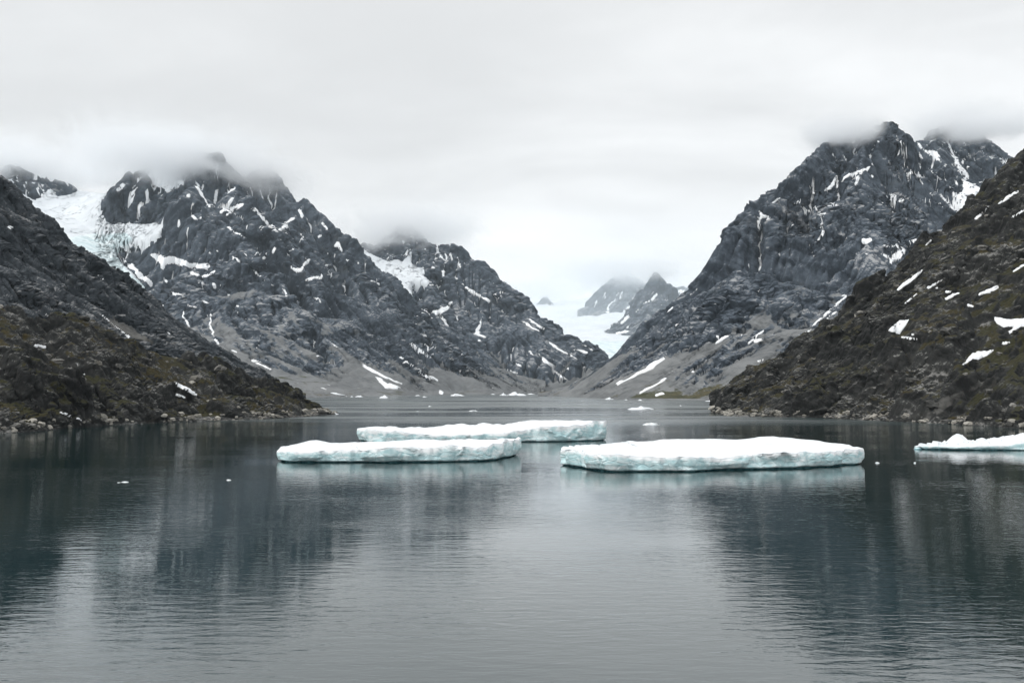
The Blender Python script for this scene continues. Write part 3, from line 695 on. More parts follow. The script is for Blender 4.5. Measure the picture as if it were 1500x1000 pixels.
strL = ST('66 459 .9 76 465 1|145 460 1 165 475 1 190 495 .8|243 482 1 250 488 1.2|262 488 1.5|11 331 1 16 334 1|10 280 .9|143 404 1 150 409 .9')
screeL = PG('150 462 165 466 195 482 228 508 215 512 185 496 160 476|0 430 20 445 40 462 20 455 0 442')
build_terrain('slope_left', 'dark bare rock slope falling from the left behind the mossy shore', 'slope', domL, linesL, ((-500, -20, 80), (-20, 450, 400)),
    [(-500, 440), (-260, 470), (0, 520), (200, 640), (330, 800), (450, 1000)], [(-260, 1030), (0, 1100), (200, 1225), (300, 1310), (450, 1400)], [(-260, 1500), (450, 1650)], (430, 20),
    M_L, (26, 170), dict(fl=dict(steps=18, K=0.06, maxdrop=40)), (3, 24, 36, [(60, 5.5), (24, 3.2), (9, 1.3)]), strL, [], lift=0.8, rim=0.3, auto=None, talus=(0.42, 60), moss=(0.30, 70, 0.5), back=(300, 0.3, [crestL]), scree=screeL, jag=6, ledges=[(19, 3.0), (8, 1.3)])

# --- near mossy shore, left
crestA = C3([(-640, 330, 400), (-420, 380, 430), (-200, 415, 455), (0, 455, 490), (40, 463, 500), (80, 467, 510), (120, 475, 520), (152, 490, 530), (192, 510, 545), (224, 514, 560), (256, 518, 575), (288, 525, 590), (320, 537, 605), (350, 551, 620), (379, 562, 635),
             (404, 567, 645), (429, 576, 655), (458, 588, 664), (484, 604, 668), (490, 606.5, 668)])
shoreA = S3([(-640, 680), (-420, 660), (-200, 647), (0, 635), (60, 631), (120, 626), (180, 622), (240, 619), (300, 617), (360, 615), (420, 612), (460, 609.5), (487, 607)])
linesA = [crestA, shoreA, [(p_[0] + 3, p_[1] - 6, -4) for p_ in shoreA],
          C3([(-150, 500, 420), (0, 528, 420), (60, 540, 425), (120, 552, 440)]), C3([(180, 560, 480), (260, 568, 520), (340, 580, 580)]), C3([(120, 600, 447), (200, 598, 492), (280, 598, 527)])]
domA = dict(X0=-580., X1=-80., Y0=180., Y1=760., cell=1.0)
strA = ST('259 562 2 272 569 3 286 577 2|258 578 1.5 270 582 1.5|50 506 2 66 508 2|110 534 1.5 116 535 1.5|121 547 1.2|86 603 1 100 607 2 120 615 1')
A_ = build_terrain('hillside_left', 'mossy boulder strewn rock shore tapering to a point on the left', 'hillside', domA, linesA, ((-640, -20, 90), (-20, 494, 430)),
    [(-640, 195), (-260, 285), (0, 345), (120, 400), (240, 455), (300, 485), (360, 510), (420, 545), (460, 580), (487, 620), (500, 630)], [(-640, 402), (-260, 450), (0, 492), (250, 575), (380, 637), (500, 672)], [(-640, 520), (-260, 560), (0, 620), (250, 680), (500, 700)], (400, 24),
    M_A, (7, 60), dict(fl=dict(steps=6, K=0.03, maxdrop=4)), (0.9, 9, 30, [(9, 0.9), (4, 0.5)]), strA, [], lift=0.5, rim=0.15, talus=None, moss=(0.68, 60, 0.05), snowmat=M_SNOWN, front=-6, back=(70, 0.3, [crestA]), warp_px=0.5, ragged=0.5, outcrop=[(34, 5.0), (13, 2.0)], jag=2, ledges=[(7, 0.9)])

# --- near mossy hillside, right
crestF = C3([(1046, 604, 700), (1060, 589, 698), (1100, 560, 695), (1130, 546, 690), (1150, 534, 690), (1200, 489, 690), (1250, 448, 700), (1300, 399, 710), (1350, 358, 720), (1400, 319, 735), (1450, 279, 750), (1500, 231, 765), (1600, 150, 790), (1760, 40, 820), (2150, -160, 880)])
shoreF = S3([(1046, 605), (1060, 609), (1100, 610.5), (1140, 611), (1200, 612), (1260, 615), (1320, 618), (1380, 621), (1440, 624), (1500, 628), (1600, 636), (1760, 650), (2150, 690)])
linesF = [crestF, shoreF, [(p_[0] - 3, p_[1] - 6, -4) for p_ in shoreF],
          C3([(1140, 556, 650), (1170, 530, 650), (1240, 490, 640), (1330, 440, 640), (1430, 370, 650)]), C3([(1150, 590, 620), (1220, 560, 590), (1300, 530, 560), (1400, 480, 560), (1500, 420, 560), (1640, 330, 560), (2150, 80, 560)]),
          C3([(1250, 590, 568), (1330, 575, 532), (1420, 555, 497), (1500, 530, 472), (1640, 490, 440), (2150, 400, 360)])]
domF = dict(X0=110., X1=900., Y0=180., Y1=1010., cell=1.3)
strF = ST('1316 424 1.5 1332 411 2.5 1350 396 1.2|1358 421 2 1372 414 1.5 1380 410 .8|1371 421 1.5|1386 427 1.5 1393 427 1|1384 438 1.2 1396 432 2 1404 430 1.2|1434 431 1.5 1450 426 3 1462 420 2|1418 447 2 1425 450 2'
 '|1322 494 1 1335 496 2 1344 497 1|1337 489 1|1470 503 2 1478 503 2|1326 446 1 1344 430 .9|1485 397 1 1500 389 1.5 1510 384 1|1462 298 1 1475 290 2.5 1490 280 1.5|1482 319 1 1500 308 1.2|1430 320 2 1440 312 1.5 1448 303 .9|1356 359 1 1364 352 1.2')
polF = PG('1455 463 1475 468 1500 466 1560 470 1560 480 1495 478 1478 490 1476 487 1490 478 1470 480 1460 474|1301 484 1310 475 1318 469 1333 468 1328 477 1322 483 1318 489 1308 486|1425 517 1435 514 1458 512 1445 521 1432 526 1424 525 1415 533 1409 534 1420 523')
screeF = PG('1330 618 1360 590 1420 560 1500 515 1500 535 1440 570 1390 600 1360 622')
F_ = build_terrain('hillside_right', 'steep mossy rock hillside with snow patches rising from the right shore', 'hillside', domF, linesF, ((1040, 1510, 430), (1510, 2150, 120)),
    [(1030, 660), (1060, 590), (1110, 568), (1200, 550), (1300, 485), (1400, 435), (1500, 392), (1740, 285), (2150, 190)], [(1030, 705), (1200, 692), (1300, 712), (1500, 768), (1740, 815), (2150, 880)], [(1030, 800), (1740, 940), (2150, 1000)], (560, 24),
    M_F, (10, 80), dict(fl=dict(steps=6, K=0.03, maxdrop=6)), (1.2, 10, -34, [(12, 1.5), (5, 0.7)]), strF, polF, lift=0.5, rim=0.15, talus=None, moss=(0.66, 120, 0.05), snowmat=M_SNOWN, front=-6, back=(120, 0.4, [crestF]), scree=screeF, warp_px=0.5, ragged=0.5, outcrop=[(44, 8.0), (16, 3.0)], jag=3, ledges=[(9, 1.3)], scree_k=0.5)

# --- ice stream and far peaks at the head of the fjord
def pale_glacier():
    dom = dict(X0=-300., X1=3600., Y0=4200., Y1=14800., cell=24.)
    lines = [C3([(880, 532, 4600), (886, 515, 5185), (886, 500, 6295), (880, 485, 7775), (865, 468, 9625), (830, 456, 11475)]),
             C3([(700, 438, 13510), (770, 444, 13695), (800, 447, 13695), (860, 436, 13880), (930, 416, 14065), (1000, 420, 14065), (1100, 418, 14065)]),
             C3([(760, 470, 11105), (800, 462, 11660)]), C3([(840, 540, 4600), (840, 505, 6295), (820, 485, 8145)]), C3([(940, 540, 4600), (950, 500, 6295), (930, 490, 7775), (1000, 470, 9070), (1060, 450, 10550)])]
    H, _ = solve(dom, lines, 60, None)
    pxs = np.linspace(730, 1060, 240); tt = np.linspace(0, 1, 300)[:, None]
    D = 4450 + (14300 - 4450) * tt ** 1.2 + 0 * pxs; X = D * (pxs - 750) / FPX
    z = sample(H, dom, X, D)
    z = z + fbm2(X / 420, D / 700, 5) * 42 + fbm2(X / 60, D / 90, 4) * 6 * np.clip((8000 - D) / 2200, 0.12, 1)
    V = np.stack([X, D, z], 2)
    ice = np.clip((7400 - D) / 1600, 0, 1) * 0.75
    o = mesh_obj('glacier', V.reshape(-1, 3), grid_faces(300, 240), M_GLAC, None, True, {'ice': ice.ravel()})
    tag(o, 'broad white valley glacier flowing down from the snowfields at the fjord head', 'glacier', None, 'structure')
pale_glacier()
def far_peak(label, cr, base, px0, px1, d0, d1, db, nc, nr, strokes, seed, auto=None, cell=10.):
    u = [(px - 750) / FPX for px in (px0, px1)]
    dom = dict(X0=min(u[0] * d0, u[0] * db) - 60, X1=max(u[1] * d0, u[1] * db) + 60, Y0=d0 - 200., Y1=db + 250., cell=cell)
    build_terrain('far_peak', label, 'mountain', dom, [C3(cr), C3(base)], (px0, px1, nc), [(px0, d0), (px1, d0)], [(q[0], q[2]) for q in cr], [(px0, db), (px1, db)], (nr, 10),
        M_C, (75, 500), dict(fl=dict(steps=14, K=0.07, maxdrop=120, seed=seed)), (10, 90, 30, [(160, 16.0), (70, 8.0)]), strokes, [], lift=4, rim=1.2, auto=auto, talus=None, jag=25, front=P(*base[0])[2] - 160, back=(400, 0.55, [C3(cr)]))
far_peak('pointed grey peak at the fjord head, its tip in cloud', [(885, 492, 7775), (911, 471, 7960), (924, 448, 8052), (932, 432, 8145), (945, 415, 8145), (959, 394, 8145), (972, 413, 8145), (983, 424, 8145), (993, 436, 8145), (1010, 455, 8052), (1040, 480, 7960)],
    [(880, 500, 7220), (905, 497, 7035), (950, 492, 6942), (1000, 485, 6850), (1040, 482, 6850)], 884, 1040, 6942, 8182, 9440, 130, 120,
    ST('945 443 1.5 955 440 2 963 432 1.5|930 458 1 937 454 1|905 488 2 918 484 1 922 480 1|956 428 1 960 425 1|912 474 2 920 462 1.5|968 447 1|975 440 1'), 3, (900, 1.4))
far_peak('broad grey rock wall above the glacier, its top lost in cloud', [(846, 466, 10920), (852, 458, 10920), (860, 443, 10920), (873, 427, 10920), (884, 414, 10920), (908, 404, 10920), (927, 404, 10920), (945, 416, 10920), (965, 440, 10920)],
    [(846, 470, 10365), (870, 468, 10272), (900, 470, 10180), (965, 470, 9995)], 846, 965, 10180, 10957, 12215, 100, 90,
    ST('905 430 1 895 442 1 890 458 1.5|912 428 1 907 436 1.5|930 435 1.2 925 446 2 915 456 2|886 428 1 884 436 .8|876 440 .8 872 450 .8'), 4, (1100, 1.2))
far_peak('small dark nunatak poking out of the far snowfield', [(782, 454, 12955), (788, 444, 12955), (794, 436, 12955), (801, 432, 12955), (806, 441, 12955), (813, 454, 12955)],
    [(782, 457, 12677), (800, 459, 12622), (813, 457, 12677)], 783, 813, 12622, 12973, 13510, 40, 40, [], 5, (800, 0.8))
far_peak('low broken rock rib on the far snowfield behind the right mountain', [(980, 436, 12030), (988, 424, 12030), (998, 421, 12030), (1012, 422, 12030), (1030, 428, 12030)],
    [(980, 438, 11752), (1005, 436, 11660), (1030, 436, 11660)], 981, 1030, 11660, 12048, 12770, 40, 30, ST('992 428 1 1004 428 1'), 6, (700, 0.9))

# ------------------------------------------------------------------ water
m_w, g = new_mat('fjord_water')
co = g.n('ShaderNodeTexCoord').outputs['Object']
wind = g.noise(g.mapping(co, scale=(0.0035, 0.011, 1), rot=(0, 0, R(4))), 1.0, 4, 0.55, 0.4)
gust = g.noise(g.mapping(co, scale=(0.016, 0.034, 1), loc=(3, 5, 0)), 1.0, 4, 0.6, 0.5)
wv1 = g.noise(g.mapping(co, scale=(0.34, 0.95, 1), rot=(0, 0, R(-7))), 1.0, 3, 0.55, 0.35)
wv2 = g.noise(g.mapping(co, scale=(1.3, 2.9, 1), rot=(0, 0, R(12))), 1.0, 3, 0.6, 0.3)
wv3 = g.noise(g.mapping(co, scale=(0.09, 0.22, 1), rot=(0, 0, R(-15))), 1.0, 2, 0.5, 0.2)
amt = g.math('ADD', g.ramp(wind, 0.40, 0.62, 0.25, 1.0), g.ramp(gust, 0.40, 0.66, 0.0, 0.55))
hgt = g.math('ADD', g.math('MULTIPLY', wv1, 0.034), g.math('ADD', g.math('MULTIPLY', wv2, 0.006), g.math('MULTIPLY', wv3, 0.012)))
hgt = g.math('MULTIPLY', hgt, amt)
yy_ = g.n('ShaderNodeSeparateXYZ', i_Vector=co).outputs[1]
lane = g.noise(g.mapping(co, scale=(0.0028, 0.0085, 1), rot=(0, 0, R(6)), loc=(2.2, 0.6, 0)), 1.0, 4, 0.55, 0.8)
farw = g.math('MULTIPLY', g.ramp(yy_, 330.0, 620.0), g.ramp(lane, 0.36, 0.56, 0.25, 1.0))
finish(g, (0.002, 0.0165, 0.018), g.math('ADD', 0.02, g.math('MULTIPLY', farw, 0.36)), hgt, 1.0, 1.0, 0.5, IOR=2.0)
o = mesh_obj('water', [(-9000, -600, 0), (9000, -600, 0), (9000, 14500, 0), (-9000, 14500, 0)], [(0, 1, 2, 3)], m_w)
tag(o, 'dark teal fjord water with fine wind ripples', 'water', None, 'structure')

# ------------------------------------------------------------------ icebergs
def mat_ice():
    m, g = new_mat('berg_snow'); co = g.n('ShaderNodeTexCoord').outputs['Object']
    n = g.noise(co, 0.35, 6, 0.6, 0.4); n2 = g.noise(co, 1.7, 5, 0.65)
    c = g.mix(g.ramp(n, 0.38, 0.68), (0.74, 0.76, 0.78), (0.61, 0.65, 0.68))
    c = g.mix(g.math('MULTIPLY', g.ramp(g.noise(g.mapping(co, scale=(0.25, 1.2, 1)), 0.6, 4, 0.6, 0.6), 0.62, 0.72), 0.25), c, (0.52, 0.59, 0.63))
    finish(g, c, 0.65, g.math('ADD', n, g.math('MULTIPLY', n2, 0.3)), 0.35, 0.5, 0.35)
    m2, g = new_mat('berg_ice'); co = g.n('ShaderNodeTexCoord').outputs['Object']
    n = g.noise(g.mapping(co, scale=(0.30, 0.30, 0.8)), 1.0, 6, 0.62, 1.0)
    cr = g.n('ShaderNodeTexVoronoi', i_Vector=g.mapping(co, scale=(0.35, 0.35, 0.55)), i_Scale=1.0, feature='DISTANCE_TO_EDGE').outputs['Distance']
    f2 = g.noise(co, 2.4, 6, 0.68, 0.6)
    c = g.mix(g.ramp(n, 0.38, 0.64), (0.44, 0.65, 0.68), (0.72, 0.84, 0.855))
    c = g.mix(g.ramp(n, 0.56, 0.70), c, (0.86, 0.91, 0.92))
    c = g.mix(g.math('MULTIPLY', g.ramp(f2, 0.56, 0.74), 0.3), c, (0.46, 0.62, 0.65))
    c = g.mix(g.math('MULTIPLY', g.ramp(cr, 0.0, 0.05, 1.0, 0.0), 0.35), c, (0.26, 0.43, 0.47))
    dr = g.math('ADD', g.attr('drape'), g.math('MULTIPLY', g.math('SUBTRACT', g.noise(g.mapping(co, scale=(0.22, 0.22, 0.35), loc=(7, 3, 1)), 1.0, 5, 0.6, 0.6), 0.5), 1.3))
    c = g.mix(g.ramp(dr, 0.60, 0.95), c, (0.88, 0.905, 0.92))
    h = g.math('ADD', g.math('MULTIPLY', n, 0.8), g.math('ADD', g.math('MULTIPLY', f2, 0.35), g.math('MULTIPLY', g.ramp(cr, 0.0, 0.12), 0.3)))
    finish(g, c, 0.42, h, 0.3, 0.6, 0.5)
    m3, g = new_mat('berg_wet_ice'); co = g.n('ShaderNodeTexCoord').outputs['Object']
    n = g.noise(co, 0.9, 5, 0.6)
    finish(g, g.mix(g.ramp(n, 0.4, 0.65), (0.035, 0.10, 0.115), (0.12, 0.27, 0.30)), 0.2, n, 0.2, 0.6, 0.5)
    return m, m2, m3
M_CAP, M_WALL, M_WET = mat_ice()
def fbm3(p, f, o=4, gain=0.5):
    s = 0; a = 1.0
    for k in range(o):
        s = s + a * perlin3(p[:, 0] * f + k * 5.1, p[:, 1] * f - k * 2.3, p[:, 2] * f + k); a *= gain; f *= 2.1
    return s
def iceberg(outline, spine, topz, label, seed, N=420, rings=44, walls=20, rough=1.0, notch=0.75, group=None, lump=0.0):
    """outline: [(x, y, edge height)] round the waterline, spine: the axis the top rings close on"""
    rg = np.random.default_rng(seed)
    q = np.array(outline, float); q2 = np.concatenate([q, q[:1]])
    L = np.concatenate([[0], np.cumsum(np.hypot(*(np.diff(q2[:, :2], axis=0).T)))])
    t = np.linspace(0, L[-1], N, endpoint=False)
    x, y, eh = (np.interp(t, L, q2[:, i]) for i in range(3))
    k = 9
    def sm(a): return np.convolve(np.concatenate([a[-k:], a, a[:k]]), np.ones(k) / k, 'same')[k:-k]
    x, y, eh = sm(x), sm(y), sm(sm(eh))
    cx, cy = x.mean(), y.mean()
    off = np.stack([x, y, 0 * x + seed * 7.7], 1)
    nrm = np.stack([np.roll(y, -1) - np.roll(y, 1), -(np.roll(x, -1) - np.roll(x, 1))], 1); nrm /= np.linalg.norm(nrm, axis=1)[:, None]
    sgn = 1 if ((nrm * np.stack([x - cx, y - cy], 1)).sum(1)).mean() > 0 else -1
    nrm *= sgn
    w_ = fbm3(off, 0.11, 3) * 2.6 * rough + fbm3(off, 0.5, 3) * 0.7 * rough
    x = x + nrm[:, 0] * w_; y = y + nrm[:, 1] * w_
    eh = eh * (1 + 0.30 * fbm3(off + 50, 0.16, 3)) + fbm3(off + 90, 0.5, 3) * 0.18
    V = []; zs = np.concatenate([[-2.0, -0.15, 0.02, 0.16, 0.30], np.zeros(walls)])
    wet = 0.22 + 0.30 * np.clip(fbm3(off + 33, 0.18, 3) + 0.1, 0, 1)
    for i in range(5):
        ins = (-notch * 0.4, -notch, -notch, -notch * 0.8, -notch * 0.45)[i]
        V.append(np.stack([x + nrm[:, 0] * ins, y + nrm[:, 1] * ins, np.where(zs[i] > 0, zs[i] * wet / 0.3, zs[i])], 1))
    for i in range(walls):
        f = (i + 1) / walls; zz = wet + (eh - wet) * f ** 0.9
        pt = np.stack([x, y, zz], 1)
        bulge = 0.30 * math.sin(f * 2.2)
        d = bulge * rough + facets(pt * np.array((0.10, 0.10, 0.07)) + seed) * 0.8 * rough + facets(pt * np.array((0.33, 0.33, 0.25)) + seed) * 0.22 * rough + fbm3(pt + seed, 0.8, 3) * 0.07 * rough
        d = d * min(1, f * 3)
        V.append(np.stack([x + nrm[:, 0] * d, y + nrm[:, 1] * d, zz], 1))
    ex, ey, ez = V[-1].T
    sp = np.array(spine, float); a, b = sp[0], sp[1]; ab = b - a
    tt = np.clip(((ex - a[0]) * ab[0] + (ey - a[1]) * ab[1]) / (ab @ ab), 0, 1)
    sx, sy = a[0] + ab[0] * tt, a[1] + ab[1] * tt
    for i in range(1, rings):
        f = 1 - (1 - i / (rings - 1)) ** 1.0
        f = f ** 1.25
        X, Y = ex + (sx - ex) * f, ey + (sy - ey) * f
        wv = min(1.0, f * 3.2); wv = wv * wv * (3 - 2 * wv)
        pt = np.stack([X, Y, 0 * X + seed], 1)
        Z = ez * (1 - wv) + topz(X, Y) * wv + 0.10 * math.sqrt(min(1, f * 8)) + wv * (fbm3(pt, 0.10, 4) * 0.6 + fbm3(pt, 0.55, 3) * 0.12 + lump * facets(pt * 0.35) * 0.7)
        V.append(np.stack([X, Y, Z], 1))
    V = np.concatenate(V); nr = 5 + walls + rings - 1
    fr = np.repeat(np.clip((np.arange(nr) - 4) / walls, 0, 1), N)
    r = np.arange(nr - 1)[:, None] * N; c = np.arange(N)[None]; c1 = (c + 1) % N
    F = np.stack([r + c, r + c1, r + N + c1, r + N + c], 2)
    if sgn < 0: F = F[..., ::-1]
    base = V.mean(0).copy(); base[2] = 0; V = V - base
    root = bpy.data.objects.new('iceberg', None); COL.objects.link(root); root.location = base; root.empty_display_size = 3
    tag(root, label, 'iceberg', group or 'tabular icebergs afloat in the fjord')
    for nm, r0, r1, mt in (('waterline_notch', 0, 4, M_WET), ('ice_wall', 4, 4 + walls - 1, M_WALL), ('snow_cap', 4 + walls - 1, nr - 1, M_CAP)):
        f = F[r0:r1].reshape(-1, 4); u, inv = np.unique(f, return_inverse=True)
        mesh_obj(nm, V[u], inv.reshape(-1, 4), mt, root, smooth=(nm != 'ice_wall'), attrs={'drape': fr[u]})
    return root
def WP(px, py, h): p_ = Wt(px, py); return (p_[0], p_[1], h)
def DP(px, d, h): return ((px - 750) / FPX * d, d, h)
def gauss(lst, base):
    def f(X, Y):
        z = np.full(X.shape, float(base))
        for (cx, cy, sx, sy, h) in lst: z = z + h * np.exp(-((X - cx) / sx) ** 2 - ((Y - cy) / sy) ** 2)
        return z
    return f
# big flat berg, right of centre
o1 = [WP(823, 682, 3.7), WP(850, 686.5, 3.3), WP(900, 691.5, 3.3), WP(950, 691, 3.2), WP(1000, 690.5, 2.9), WP(1050, 689, 2.7), WP(1100, 688, 2.9), WP(1150, 686.5, 3.2), WP(1200, 684.5, 3.5), WP(1252, 680.8, 3.6), DP(1258, 218, 3.4), DP(1248, 228, 3.0), DP(1190, 240, 3.0), DP(1100, 250, 3.2), DP(1000, 250, 3.2), DP(900, 240, 3.2), DP(840, 226, 3.4), DP(820, 214, 3.6)]
t1 = gauss([(DP(1140, 236, 0)[0], 236, 10, 13, 1.3), (DP(1000, 240, 0)[0], 238, 14, 14, 0.8), (DP(900, 222, 0)[0], 222, 10, 9, -0.2)], 3.35)
iceberg(o1, [DP(870, 216, 0)[:2], DP(1225, 224, 0)[:2]], t1, 'largest flat white iceberg with blue grey ice cliffs, alone right of the pair', 1)
# left front berg
o2 = [WP(408, 675.5, 2.3), WP(412, 677, 2.4), WP(450, 677.2, 2.5), WP(500, 677, 2.7), WP(550, 677, 3.2), WP(600, 676.8, 3.7), WP(650, 676.5, 3.6), WP(700, 676, 3.5), WP(730, 674, 3.9), WP(752, 668, 4.2), DP(754, 252, 4.0), DP(735, 256, 3.6), DP(650, 252, 3.4), DP(560, 246, 3.0), DP(480, 242, 3.0), DP(440, 236, 2.8), DP(412, 228, 2.4)]
t2 = gauss([(DP(620, 238, 0)[0], 238, 9, 7, 1.1), (DP(462, 232, 0)[0], 232, 3.6, 5, 1.3), (DP(530, 234, 0)[0], 234, 6, 7, 0.15), (DP(735, 246, 0)[0], 246, 6, 7, 0.5)], 3.1)
iceberg(o2, [DP(430, 228, 0)[:2], DP(728, 244, 0)[:2]], t2, 'long low iceberg with a pale aqua wall lying in front of its twin', 2)
# rear berg
o3 = [WP(528, 646, 3.6), WP(535, 648, 4.0), WP(560, 648.5, 3.6), WP(600, 648.5, 2.7), WP(660, 648, 2.3), WP(700, 648, 2.4), WP(740, 647.5, 3.2), WP(800, 647, 4.6), WP(850, 646, 5.4), WP(884, 645, 5.9), DP(888, 322, 5.6), DP(880, 334, 5.4), DP(800, 346, 5.0), DP(700, 342, 4.2), DP(600, 334, 3.6), DP(545, 326, 4.0), DP(527, 314, 4.2)]
t3 = gauss([(DP(850, 334, 0)[0], 334, 24, 16, 2.3), (DP(780, 338, 0)[0], 338, 12, 9, 0.9), (DP(545, 318, 0)[0], 318, 7, 9, 1.0)], 3.2)
iceberg(o3, [DP(550, 314, 0)[:2], DP(862, 326, 0)[:2]], t3, 'wedge topped iceberg with a cracked blue end cliff, behind the long low one', 3)
# low broken berg by the right shore
o4 = [WP(1339, 657, 0.9), WP(1360, 658.5, 0.9), WP(1400, 659.3, 0.9), WP(1440, 659.5, 1.2), WP(1480, 659.5, 1.6), WP(1530, 660, 2.6), WP(1590, 660, 2.6), DP(1620, 272, 2.2), DP(1590, 288, 2.2), DP(1500, 292, 2.4), DP(1420, 286, 1.2), DP(1365, 276, 0.9), DP(1340, 269, 0.8)]
t4 = gauss([(DP(1396, 276, 0)[0], 276, 1.7, 3.0, 1.7), (DP(1406, 276, 0)[0], 276, 1.3, 2.0, 1.2), (DP(1440, 276, 0)[0], 276, 5, 5, 0.5), (DP(1468, 277, 0)[0], 277, 2.2, 5, 1.0), (DP(1492, 278, 0)[0], 278, 4, 7, 1.1), (DP(1540, 278, 0)[0], 278, 9, 7, 1.6)], 1.25)
iceberg(o4, [DP(1370, 271, 0)[:2], DP(1580, 277, 0)[:2]], t4, 'low lumpy iceberg with turquoise hollows beside the right shore', 4, rough=0.6, notch=0.35, lump=1.0)

# small drifting pieces: px, waterline py, width px, height px, label, group
def ice_bit(px, py, wpx, hpx, label, seed, group):
    X, Y, _ = Wt(px, py); sx = wpx / 2 * Y / FPX; h = hpx * Y / FPX; sy = sx * 0.75
    nu, nv = 36, 12; rgs = []
    for j in range(nv):
        f = j / (nv - 1); a = np.linspace(0, 2 * np.pi, nu, endpoint=False)
        r = max(1e-3, (1 - f ** 1.6)); ca, sa = np.cos(a), np.sin(a)
        z = -0.15 * h + 1.15 * h * f
        rgs.append(np.stack([ca * sx * r, sa * sy * r, np.full(nu, z)], 1))
    V = np.concatenate(rgs); q = V / max(sx, 0.05) * 1.3 + seed * 3.3
    rel = np.clip(0.35 + 0.75 * (fbm3(np.stack([V[:, 0] / sx * 1.7, V[:, 1] / sx * 1.2, 0 * V[:, 0] + seed], 1), 1.0, 3) + 0.35), 0.08, 1.25)
    V[:, 2] = np.where(V[:, 2] > 0, V[:, 2] * rel, V[:, 2])
    V[:, :2] *= (1 + 0.30 * facets(q) + 0.25 * fbm3(q, 0.8, 2))[:, None]
    r = np.arange(nv - 1)[:, None] * nu; c = np.arange(nu)[None]; c1 = (c + 1) % nu
    F = np.stack([r + c, r + c1, r + nu + c1, r + nu + c], 2).reshape(-1, 4)
    ob = mesh_obj('ice_chunk', V, F, M_CAP, None, False); ob.location = (X, Y, 0)
    tag(ob, label, 'ice chunk', group)
FAR = 'ice chunks drifting along the far shore'; MIDG = 'ice chunks on open water'
BITS = [(488, 581.2, 42, 11, 'pointed white ice chunk with a long flat foot off the left massif', FAR), (515, 581.2, 5, 2, 'tiny ice speck just right of the pointed chunk', FAR), (526, 581.2, 12, 3, 'low oval ice chunk off the left massif', FAR),
        (562, 582.8, 15, 6, 'notched white ice chunk off the foot of the left massif', FAR), (612, 579.6, 7, 2, 'thin ice sliver hard against the scree of the left massif', FAR), (622, 581.5, 7, 2, 'thin ice sliver a little off the scree of the left massif', FAR),
        (670, 579.8, 20, 5, 'flat white ice chunk under the foot of the left massif', FAR), (737, 579, 9, 5, 'small rounded ice chunk touching the wide far one', FAR), (756, 579.2, 30, 8, 'wide lumpy ice chunk far out at the fjord head', FAR), (722, 577.8, 7, 2, 'faint ice sliver beside the small rounded far chunk', FAR),
        (778, 577.6, 12, 2.4, 'faint ice sliver beside the wide lumpy far chunk', FAR), (796, 577.6, 9, 2.4, 'faint ice sliver touching the tip of the right mountain', FAR), (892, 584.8, 13, 4, 'small white ice chunk at the foot of the right mountain', FAR), (917, 585.8, 5, 2, 'tiny ice speck below the long snow streak of the right mountain', FAR), (938, 586.6, 8, 2.5, 'small ice lump below the lowest snow streak of the right mountain', FAR),
        (1040, 587.5, 14, 2.2, 'thin ice strip before the green foot of the right mountain', FAR),
        (939, 599.5, 36, 7.5, 'low craggy ice chunk on open water between the mountains', MIDG), (955, 621.8, 26, 5.5, 'flat little floe just behind the largest iceberg', MIDG), (997, 594.5, 3, 2, 'lone ice speck near the right point', MIDG),
        (491, 606.6, 11, 4, 'small ice chunk at the tip of the left shore', MIDG), (630, 595.5, 6, 2.5, 'lone ice speck behind the rear iceberg', MIDG), (694, 602, 14, 2.4, 'thin floe on open water behind the wedge topped iceberg', MIDG), (612, 602.5, 4, 1.5, 'faint ice speck behind the wedge topped iceberg', MIDG),
        (1285, 678, 6, 3, 'little ice lump beside the end of the largest iceberg', MIDG), (1340, 678, 3.5, 3, 'tiny ice speck in front of the low lumpy iceberg', MIDG), (335, 703, 7, 2.2, 'small ice lump on dark water left of the long low iceberg', MIDG), (183, 705.8, 11, 1.8, 'thin floating ice sliver on the dark water below the mossy shore', MIDG), (174, 706.5, 5, 1.0, 'ice crumb beside the thin sliver on dark water', MIDG)]
for i, b in enumerate(BITS): ice_bit(b[0], b[1], b[2], b[3], b[4], i + 1, b[5])

# ------------------------------------------------------------------ boulders on the near shores
def boulder_mesh(seed, mat):
    import bmesh
    bm = bmesh.new(); bmesh.ops.create_icosphere(bm, subdivisions=2, radius=1.0)
    V = np.array([v.co for v in bm.verts]); n = facets(V * 0.75 + seed * 4.1) * 0.5 + fbm3(V + seed * 9.0, 1.1, 2) * 0.45
    V = V * (1 + np.clip(n, -0.45, 0.5))[:, None] * np.array((1.25, 0.95, 0.62))
    for v, c in zip(bm.verts, V): v.co = c
    me = bpy.data.meshes.new('boulder'); bm.to_mesh(me); bm.free(); me.materials.append(mat); return me
def mat_boulder(name, a, b):
    m, g = new_mat(name); co = g.n('ShaderNodeTexCoord').outputs['Object']
    rnd = g.n('ShaderNodeObjectInfo').outputs['Random']
    n = g.noise(g.vmath('ADD', co, g.n('ShaderNodeCombineXYZ', i_X=g.math('MULTIPLY', rnd, 40.0), i_Y=0.0, i_Z=0.0).outputs[0]), 2.2, 6, 0.65, 0.4)
    c = g.mix(g.ramp(g.math('ADD', g.math('MULTIPLY', n, 0.7), g.math('MULTIPLY', rnd, 0.3)), 0.36, 0.66), a, b)
    finish(g, c, 0.9, n, 0.4, 0.7, 0.2); return m
MBO = [mat_boulder('boulder_pale', (0.13, 0.125, 0.11), (0.34, 0.325, 0.29)), mat_boulder('boulder_grey', (0.05, 0.05, 0.047), (0.20, 0.195, 0.18))]
BME = [[boulder_mesh(i, m) for i in range(5)] for m in MBO]
